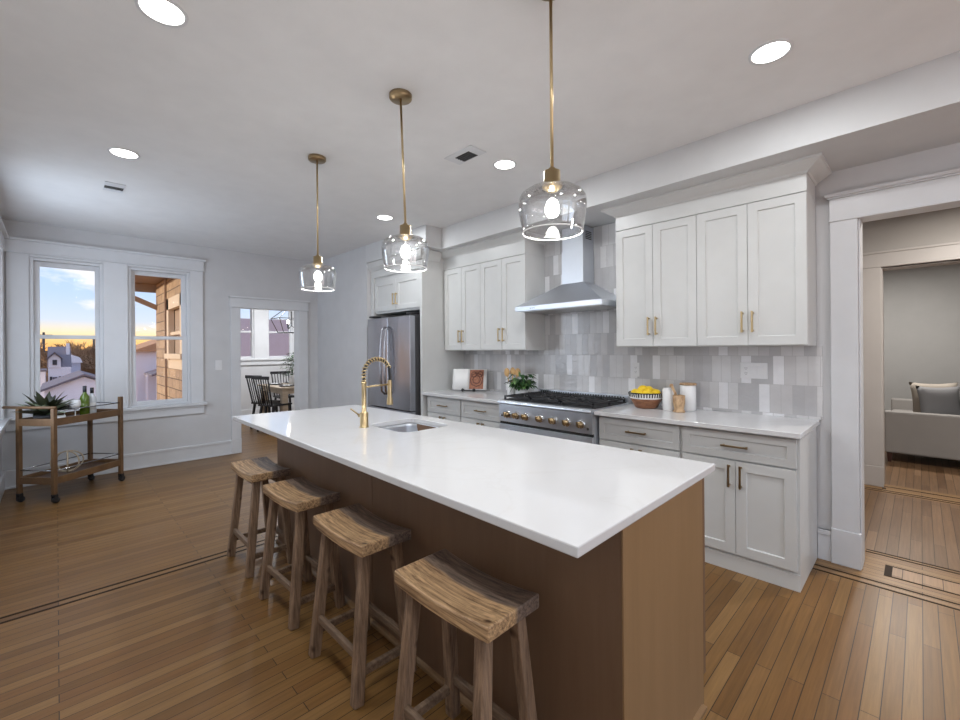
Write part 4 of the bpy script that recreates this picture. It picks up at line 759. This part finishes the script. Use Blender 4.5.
def cw_(X, Y, z=0): return (CX+X*math.cos(RZ)-Y*math.sin(RZ), CY+X*math.sin(RZ)+Y*math.cos(RZ), z)
zt = .7455
x, y, _ = cw_(-.20, -.085); tb = tag(B(x-.055, x+.055, y-.04, y+.04, zt, zt+.045).build('keepsake_box', 'paper', loc=(x, y, zt), bevel=.003), 'small white box at the left end of the bar cart top', 'box')
x, y, _ = cw_(-.215, .05); pa = thing('agave_plant', (x, y, zt), 'dark spiky leaved plant in a low bowl on the bar cart', 'plant')
MB().lathe([(.001, 0), (.05, 0), (.08, .03), (.085, .055), (.079, .055), (.001, .05)], (x, y, zt), 28).build('pot', 'charcoal', pa)
rnd = random.Random(11); dk = MB(); pl = MB()
for k in range(60):
    a = 2*PI*k/34*2.62; el_ = rnd.uniform(.2, 1.25); d_ = Vector((math.cos(a)*math.cos(el_), math.sin(a)*math.cos(el_), math.sin(el_)))
    (pl if k % 5 == 0 else dk).leaf((x+.015*math.cos(a), y+.015*math.sin(a), zt+.05), d_, (0, 0, 1), rnd.uniform(.17, .27), rnd.uniform(.05, .075), .12, 6, .25)
dk.build('foliage', 'agave', pa, kind='stuff'); pl.build('foliage', 'agave_pale', pa, kind='stuff', label='pale edged leaves')
for k, (X, Y, lb) in enumerate([(-.035, -.06, 'stemmed wine glass with its reflections painted white, nearest the green bottle on the bar cart'), (-.06, .03, 'stemmed wine glass with its reflections painted white, farther back by the spiky plant')]):
    x, y, _ = cw_(X, Y); o = MB().lathe([(.001, 0), (.032, 0), (.032, .003), (.006, .008), (.004, .02), (.004, .07), (.012, .08), (.034, .098), (.044, .125), (.043, .155), (.037, .175), (.035, .175), (.041, .15), (.04, .125), (.01, .09), (.001, .088)], (x, y, zt), 28).build('goblet', 'ceramic', loc=(x, y, zt)); tag(o, lb, 'glass', 'goblets on the bar cart')  # opaque white stands for the reflections in clear wine glasses
def bottle(X, Y, lb, m, cap, lab, h_=.29, r_=.037):
    x, y, _ = cw_(X, Y); b_ = thing('wine_bottle', (x, y, zt), lb, 'bottle', 'bottles on the bar cart')
    MB().lathe([(.001, 0), (r_-.003, 0), (r_, .004), (r_, h_*.58), (r_*.85, h_*.66), (.016, h_*.76), (.0145, h_*.8), (.0145, h_), (.001, h_)], (x, y, zt), 28).build('glass_body', m, b_)
    MB().lathe([(.0152, h_*.8), (.0158, h_*.8), (.0158, h_+.003), (.001, h_+.004)], (x, y, zt), 20).build('cap', cap, b_)
    a0 = math.atan2(-y, -x)+0; vs = []; fs = []; n = 8
    for i in range(n+1):
        a = a0-.9+1.8*i/n
        for z in (h_*.16, h_*.45): vs.append((x+(r_+.0006)*math.cos(a), y+(r_+.0006)*math.sin(a), zt+z))
    MB().add(vs, [(2*i, 2*i+2, 2*i+3, 2*i+1) for i in range(n)], True).build('paper_label', lab, b_, solid=.0006)
bottle(.115, .0, 'green wine bottle with dark foil neck on the bar cart', 'green_glass', 'foil_dark', 'green_glass', .30, .040)
bottle(.20, .01, 'pale clear bottle with a dark cap right of the green bottle', 'bottle_white', 'foil_dark', 'paper', .275, .036)
x, y, _ = cw_(-.06, 0); kn = MB()
for k, (a0, rr_, ph) in enumerate(((0, .10, 0), (.8, .092, .6), (1.7, .096, 1.1))):
    kn.tube([(x+rr_*1.25*math.cos(t_)*math.cos(a0)-.02*k, y+rr_*1.25*math.cos(t_)*math.sin(a0), .2065+.107+.10*math.sin(t_)+.0*ph) for t_ in [2*PI*j/28 for j in range(28)]], .0065, 6, closed=True)
tag(kn.build('metal_ring_ornament', 'rope', loc=(x, y, .206)), 'ornament of interlocking thin rings on the lower shelf of the bar cart', 'ornament')
# ------------------------------------------------------------------ dining room
dt = thing('dining_table', (-8.35, 3.45, 0), 'pale wood dining table set with plates in the room past the doorway', 'table')
tx0, tx1, ty0, ty1 = -8.95, -7.75, 2.76, 4.4
B(tx0, tx1, ty0, ty1, .72, .75).build('tabletop', 'table_wood', dt, bevel=.004); B(tx0+.06, tx1-.06, ty0+.06, ty1-.06, .63, .72).build('apron', 'table_wood', dt)
for a in (tx0+.1, tx1-.1):
    for b in (ty0+.1, ty1-.1): B(a-.05, a+.05, b-.05, b+.05, 0, .72).build('leg', 'table_wood', dt, bevel=.004)
def make_dchair():
    r = thing('dining_chair', (0, 0, 0), '-', 'chair', 'black spindle back chairs around the dining table')
    MB().prism([(-.20, -.18), (.20, -.20), (.20, .20), (-.20, .18)], .44, .47).build('seat', 'black_paint', r, world=False, bevel=.008)
    for a in (-1, 1):
        for b in (-1, 1): MB().beam((a*.20, b*.18, 0), (a*.15, b*.14, .445), .028, .036).build('leg', 'black_paint', r, world=False, bevel=.003)
    for k in range(7):
        yy = -.15+.05*k; MB().tube([(-.19, yy, .465), (-.29, yy*1.15, .93)], .009 if 0 < k < 6 else .014, 6).build('spindle', 'black_paint', r, world=False)
    MB().beam((-.29, -.20, .935), (-.29, .20, .935), .022, .022, .055, .055).build('crest_rail', 'black_paint', r, world=False, bevel=.004)
    return r
dc = make_dchair()   # chair faces +x locally
for k, (x, y, rz, lb) in enumerate([(-8.36, 2.75, PI/2+.38, 'black spindle back dining chair at the near side of the table, farther from the doorway'), (-7.93, 2.73, PI/2+.38, 'black spindle back dining chair at the near side of the table, closest to the doorway'), (-9.12, 3.35, 0, 'black spindle back dining chair at the far side of the table under the windows'), (-7.55, 3.42, PI, 'black spindle back dining chair at the doorway end of the table, cut by the casing')]):
    c_ = dc if k == 0 else copy_tree(dc); c_.location = (x, y, 0); c_.rotation_euler.z = rz; c_['label'] = lb
for k, (x, y) in enumerate([(-8.6, 2.97), (-8.0, 2.97), (-8.78, 3.35), (-7.95, 3.45)]):
    lbs = ['place setting plate on the far left corner of the dining table', 'place setting plate on the near corner of the dining table', 'place setting plate at the window side of the dining table', 'place setting plate at the doorway end of the dining table']
    p = thing('dinner_plate', (x, y, .7505), 'dark '+lbs[k], 'plate', 'plates on the dining table')
    MB().lathe([(.001, 0), (.08, 0), (.14, .012), (.14, .016), (.08, .005), (.001, .004)], (x, y, .7505), 28).build('charger', 'charcoal', p)
    n_ = MB(); rnd = random.Random(k)
    for j in range(5): a = j*1.26; n_.leaf((x, y, .757), (math.cos(a), math.sin(a), .6), (0, 0, 1), .09, .06, .5)
    tag(n_.build('napkin', 'paper', solid=.003, loc=(x, y, .757)), 'white folded napkin on the dark '+lbs[k].replace('place setting ', ''), 'napkin', 'napkins on the dining table')
vp = thing('vase_plant', (-8.35, 3.20, .7505), 'bushy green branches in a white vase on the dining table', 'plant')
MB().lathe([(.001, 0), (.05, 0), (.07, .04), (.065, .12), (.035, .16), (.04, .18), (.034, .178), (.001, .02)], (-8.35, 3.20, .7505), 24).build('vase', 'ceramic', vp)
lf = MB(); rnd = random.Random(5); sm = MB()
for k in range(170):
    a = rnd.uniform(0, 2*PI); rad = rnd.uniform(.02, .2); zz = rnd.uniform(.0, .42); rad *= math.sin(PI*min(1, .25+zz*1.6))*.9+.2
    lf.leaf((-8.35+rad*math.cos(a), 3.20+rad*math.sin(a), .93+zz), (math.cos(a), math.sin(a), rnd.uniform(-.2, .8)), (0, 0, 1), .07, .035, .4)
    if k % 14 == 0: sm.tube([(-8.35, 3.2, .8), (-8.35+rad*math.cos(a), 3.2+rad*math.sin(a), .93+zz)], .003, 4)
lf.build('foliage', 'leaf', vp, kind='stuff'); sm.build('stem', 'leaf', vp)
chx, chy = -8.3, 3.17
ch = thing('chandelier', (chx, chy, H), 'black geometric frame chandelier with candle bulbs hanging over the dining table', 'chandelier')
MB().tube([(chx, chy, H-.01), (chx, chy, 1.85)], .008, 6).lathe([(.001, H), (.06, H), (.06, H-.02), (.001, H-.03)], (chx, chy, 0), 20).build('stem', 'black_paint', ch)
fr = MB(); a_, b_, c_ = .30, .16, .20; zt_, zm_, zb_ = 2.22, 1.99, 1.73
P1 = [(chx+s*.05, chy+t*.05, zt_) for s, t in ((-1, -1), (1, -1), (1, 1), (-1, 1))]; P2 = [(chx+s*.22, chy+t*.30, zm_) for s, t in ((-1, -1), (1, -1), (1, 1), (-1, 1))]; P3 = [(chx+s*.14, chy+t*.20, zb_) for s, t in ((-1, -1), (1, -1), (1, 1), (-1, 1))]
for k in range(4):
    for a, b in ((P1[k], P2[k]), (P2[k], P3[k]), (P2[k], P2[(k+1) % 4]), (P3[k], P3[(k+1) % 4]), (P1[k], P1[(k+1) % 4])): fr.tube([a, b], .007, 5)
fr.build('frame', 'black_paint', ch)
for k in range(4):
    a = PI/2*k+.4; x, y = chx+.09*math.cos(a), chy+.09*math.sin(a)
    ar = MB().tube([(chx, chy, 1.86), (x, y, 1.80), (x, y, 1.83)], .006, 6).lathe([(.011, 1.82), (.011, 1.90)], (x, y, 0), 10).build('candle_arm', 'black_paint', ch)
    MB().lathe([(.001, 1.90), (.014, 1.905), (.018, 1.925), (.010, 1.955), (.001, 1.97)], (x, y, 0), 12).build('bulb', 'candle_bulb', ar)
# ------------------------------------------------------------------ living room sofa
so = thing('sofa', (.15, 8.1, 0), 'grey fabric sofa on dark tapered legs in the far living room', 'sofa')
sx0, sx1, sy0, sy1 = -.315, .60, 7.15, 9.05
B(sx0, sx1, sy0, sy0+.14, .115, .61).build('arm', 'sofa_fabric', so, bevel=.02); B(sx0, sx1, sy1-.14, sy1, .115, .61).build('arm', 'sofa_fabric', so, bevel=.02)
B(sx0+.01, sx1, sy0+.14, sy1-.14, .115, .30).build('base', 'sofa_fabric', so, bevel=.01); B(sx1-.2, sx1, sy0+.05, sy1-.05, .115, .84).build('backrest', 'sofa_fabric', so, bevel=.03)
for k in range(2): B(sx0+.01, sx1-.2, sy0+.145+k*.81, sy0+.945+k*.81, .30, .46).build('seat_cushion', 'sofa_fabric', so, bevel=.03)
for a, b in ((sx0+.045, sy0+.05), (sx1-.06, sy0+.05), (sx0+.045, sy1-.06), (sx1-.06, sy1-.06)): MB().beam((a, b, 0), (a, b, .12), .03, .05).build('leg', 'sofa_leg', so)
def pillow(x, y, z, s, rz, tilt, m, lb):
    n = 10; vs = []; fs = []
    for side in (-1, 1):
        for i in range(n+1):
            for j in range(n+1):
                u_, v_ = 2*i/n-1, 2*j/n-1; k_ = 1-.10*(1-u_*u_)*abs(v_)**1.5; k2 = 1-.10*(1-v_*v_)*abs(u_)**1.5
                th = .085*((1-u_*u_)*(1-v_*v_))**.5; vs.append((u_*s/2*k2, side*th, v_*s/2*k_))
    m2 = (n+1)**2
    for o_ in (0, m2):
        for i in range(n):
            for j in range(n): a = o_+i*(n+1)+j; fs.append((a, a+1, a+n+2, a+n+1))
    o = MB().add(vs, fs, True).build('throw_pillow', m); o.location = (x, y, z); o.rotation_euler = (tilt, 0, rz); tag(o, lb, 'pillow', 'throw pillows on the living room sofa'); return o
pillow(.16, 7.56, .685, .46, .62, -.16, 'pillow_grey', 'smooth dark grey throw pillow in front against the sofa arm')
pillow(.12, 7.86, .70, .48, .45, -.14, 'pillow_tan', 'tan textured throw pillow behind the dark grey one')
pillow(.52, 7.48, .66, .40, .2, -.2, 'pillow_grey', 'grey throw pillow at the right edge of the picture on the sofa')
# ------------------------------------------------------------------ outdoors
struct(B(-160, -6.95, -60, 60, -7.6, -7.5), 'floor', 'ground')
def exthouse(name, loc, lb, cat='house'): return thing(name, loc, lb, cat)
g = exthouse('garage', (-24, .6, -7.5), 'low white garage with a dark edged gable roof seen below the left window', 'garage')
MB().ext([(-.32, -7.5), (1.75, -7.5), (1.75, .02), (.74, .46), (-.32, .02)], 'x', -27, -22.2).build('wall', 'garage_white', g)
MB().ext([(-.45, -.05), (.74, .50), (2.0, -.03), (2.0, .03), (.74, .57), (-.45, .03)], 'x', -27, -22).build('roof', 'roof_grey', g)
h1 = exthouse('dormer_house', (-39, .1, -7.5), 'narrow white house with a gabled dormer and dark shutters beyond the garage', 'house')
B(-42, -36, -.36, .62, -7.5, .50).build('wall', 'siding_white', h1)
MB().add([(-36, -.40, .48), (-36, .66, .48), (-39, .66, 1.75), (-39, -.40, 1.75), (-42, .66, .48), (-42, -.4, .48)], [(0, 1, 2, 3), (3, 2, 4, 5), (0, 3, 5), (1, 4, 2)]).build('roof', 'roof_grey', h1)
dm = MB().ext([(-.34, .48), (.18, .48), (.18, 1.02), (-.08, 1.32), (-.34, 1.02)], 'x', -38.5, -35.95).build('dormer', 'siding_white', h1)
MB().ext([(-.42, .98), (-.08, 1.36), (.26, .98), (.26, 1.05), (-.08, 1.43), (-.42, 1.05)], 'x', -38.6, -35.8).build('dormer_roof', 'roof_grey', dm)
B(-35.95, -35.9, -.17, .02, .64, .94).build('window', 'shutter_dark', h1)
wn = B(-36, -35.95, -.17, .03, -.52, -.08).build('window', 'roof_grey', h1)
for a in (-.29, .09): B(-36, -35.94, a, a+.1, -.56, -.05).build('shutter', 'shutter_dark', h1)
B(-38.2, -37.8, .44, .60, 1.1, 1.95).build('chimney', 'siding_white', h1)
h2 = exthouse('distant_house', (-46, 1.0, -7.5), 'small grey roofed house behind the dormer house, right of its chimney', 'house')
B(-48, -44, .62, 1.28, -7.5, .62).build('wall', 'lilac_wall', h2); MB().ext([(.5, .60), (1.40, .60), (1.25, .98), (.8, 1.2)], 'x', -48, -43.8).build('roof', 'siding_white', h2)
h3 = exthouse('shed', (-43, -.8, -7.5), 'pale shed at the left edge of the left window view', 'shed')
B(-44, -41, -1.2, -.55, -7.5, .1).build('wall', 'siding_white', h3); B(-44.1, -40.9, -1.3, -.5, .1, .22).build('roof', 'roof_grey', h3)
fe = exthouse('board_fence', (-19, .5, -7.5), 'dark board fence in front of the white garage', 'fence'); B(-19.1, -19, -1, 1.5, -7.5, -.13).build('boards', 'fence_dark', fe)
h4 = exthouse('neighbour_house', (-22, 2.6, -7.5), 'white house with a sunlit orange roof in the right window view', 'house')
B(-25, -20, 2.05, 3.8, -7.5, 1.42).build('wall', 'siding_white', h4); MB().ext([(1.9, 1.40), (4.0, 1.40), (3.2, 1.95)], 'x', -25.2, -19.8).build('roof', 'roof_orange', h4)
MB().ext([(2.3, .55), (3.4, .95), (3.4, 1.0), (2.3, .62)], 'x', -20, -18.2).build('porch_roof', 'roof_grey', h4)
for a in (2.02, 2.32, 2.62): B(-18.4, -18.3, a*.93, a*.93+.05, -7.5, .6).build('post', 'siding_white', h4)
for k, (x, y, z) in enumerate(((-68, -1.0, 3.6), (-66, 3.05, 3.2))):
    p = exthouse('utility_pole', (x, y, -7.5), ['dark utility pole at the left side of the left window view', 'dark utility pole at the right side of the left window view'][k], 'pole')
    MB().tube([(x, y, -7.5), (x, y, z)], [.12, .10], 8).build('post', 'shutter_dark', p); MB().beam((x, y-.7, z-.3), (x, y+.7, z-.3), .08).build('crossarm', 'shutter_dark', p)
def bare_tree(x, y, z1, lb, seed, w=3.0):
    rnd = random.Random(seed); t_ = thing('bare_tree', (x, y, -7.5), lb, 'tree', 'bare brown trees on the horizon')
    mb = MB(); mb.tube([(x, y, -7.5), (x+.2, y+.1, -3), (x, y, 0)], [.25, .2, .12], 5)
    def br(p, d, L, r, dep):
        q = p+d*L; mb.tube([p, q], [r, r*.6], 3, cap=False)
        if dep:
            for k in range(3 if dep > 1 else 4):
                nd = (d+Vector((rnd.uniform(-.8, .8), rnd.uniform(-.8, .8), rnd.uniform(-.35, .55)))).normalized(); br(p+d*L*rnd.uniform(.45, 1), nd, L*rnd.uniform(.55, .85), r*.65, dep-1)
    for k in range(14):
        a = rnd.uniform(0, 2*PI); z0 = -4.5+5.0*k/14
        br(Vector((x, y, z0)), Vector((math.cos(a)*w/4, math.sin(a)*w/4, .8)).normalized(), w*.62*(1.1-.3*k/9), .13, 3)
    mb.build('branches', 'twigs', t_); return t_
tl = ['bare brown tree at the left edge of the left window', 'tall bare brown tree above the white dormer', 'bare brown tree just right of the tall tree', 'bare brown tree above the distant house', 'low bare brown tree right of the distant house', 'bare brown tree near the right utility pole', 'bare brown tree at the right edge of the left window', 'bare brown tree seen low in the right window']
for k, (x, y, z) in enumerate([(-60, -1.7, 0), (-56, -.4, 0), (-60, .7, 0), (-62, 1.5, 0), (-58, 2.3, 0), (-60, 3.0, 0), (-56, 3.7, 0), (-58, 6.3, 0)]): bare_tree(x, y, z, tl[k], k+1, 2.9 if k != 1 else 3.4)
struct(MB().ext([(-60, -7.5), (-60, 1.2), (-20, 1.9), (0, 1.6), (10, 2.2), (30, 1.4), (60, 1.8), (60, -7.5)], 'x', -140, -90), 'hill', 'hill_brown')
# stone corner of the house beside the right window
wx1, wy = -6.76, 1.34
pw = B(-8.78, wx1, wy, wy+.34, -7.5, 1.12); pw.box(-8.95, -8.78, wy, wy+.34, -7.5, 2.62); pw.box(-8.78, wx1, wy, wy+.34, 2.26, 2.62); pw.box(-7.55, wx1, wy, wy+.34, 1.12, 2.26)
struct(pw, 'wall_outside', 'stone'); struct(B(-9.9, -8.98, wy-.02, wy+.34, -7.5, 2.62), 'wall_outside', 'stone')
cw2 = B(-8.78, -8.62, wy-.03, wy+.05, 1.26, 2.26).box(-7.71, -7.55, wy-.03, wy+.05, 1.26, 2.26).box(-8.78, -7.55, wy-.03, wy+.05, 2.08, 2.26).box(-8.82, -7.5, wy-.06, wy+.05, 1.28, 1.36).box(-8.78, -7.55, wy-.01, wy+.06, 1.12, 1.28).box(-8.62, -7.71, wy, wy+.05, 1.66, 1.71)
cw2.build('trim_8', 'cream_paint', kind='structure'); B(-8.62, -7.71, wy+.06, wy+.08, 1.36, 2.08).build('window_5', 'brace_wood', kind='structure')
struct(B(-10.0, -6.85, .90, 1.9, 2.64, 2.76), 'porch_soffit', 'soffit'); struct(B(-10.1, -9.95, .90, 1.9, 2.50, 2.66), 'porch_soffit', 'brace_wood')
struct(MB().beam((-9.8, .80, 2.44), (-9.8, 1.40, 2.16), .08), 'porch_brace', 'brace_wood'); struct(B(-8.975, -8.955, wy-.03, wy-.002, -7.5, 2.62), 'trim_9', 'brace_wood')
# neighbouring wall seen from the dining room windows
struct(B(-15.3, -15, 3.3, 14, -7.5, 2.42), 'wall_outside', 'lilac_wall')
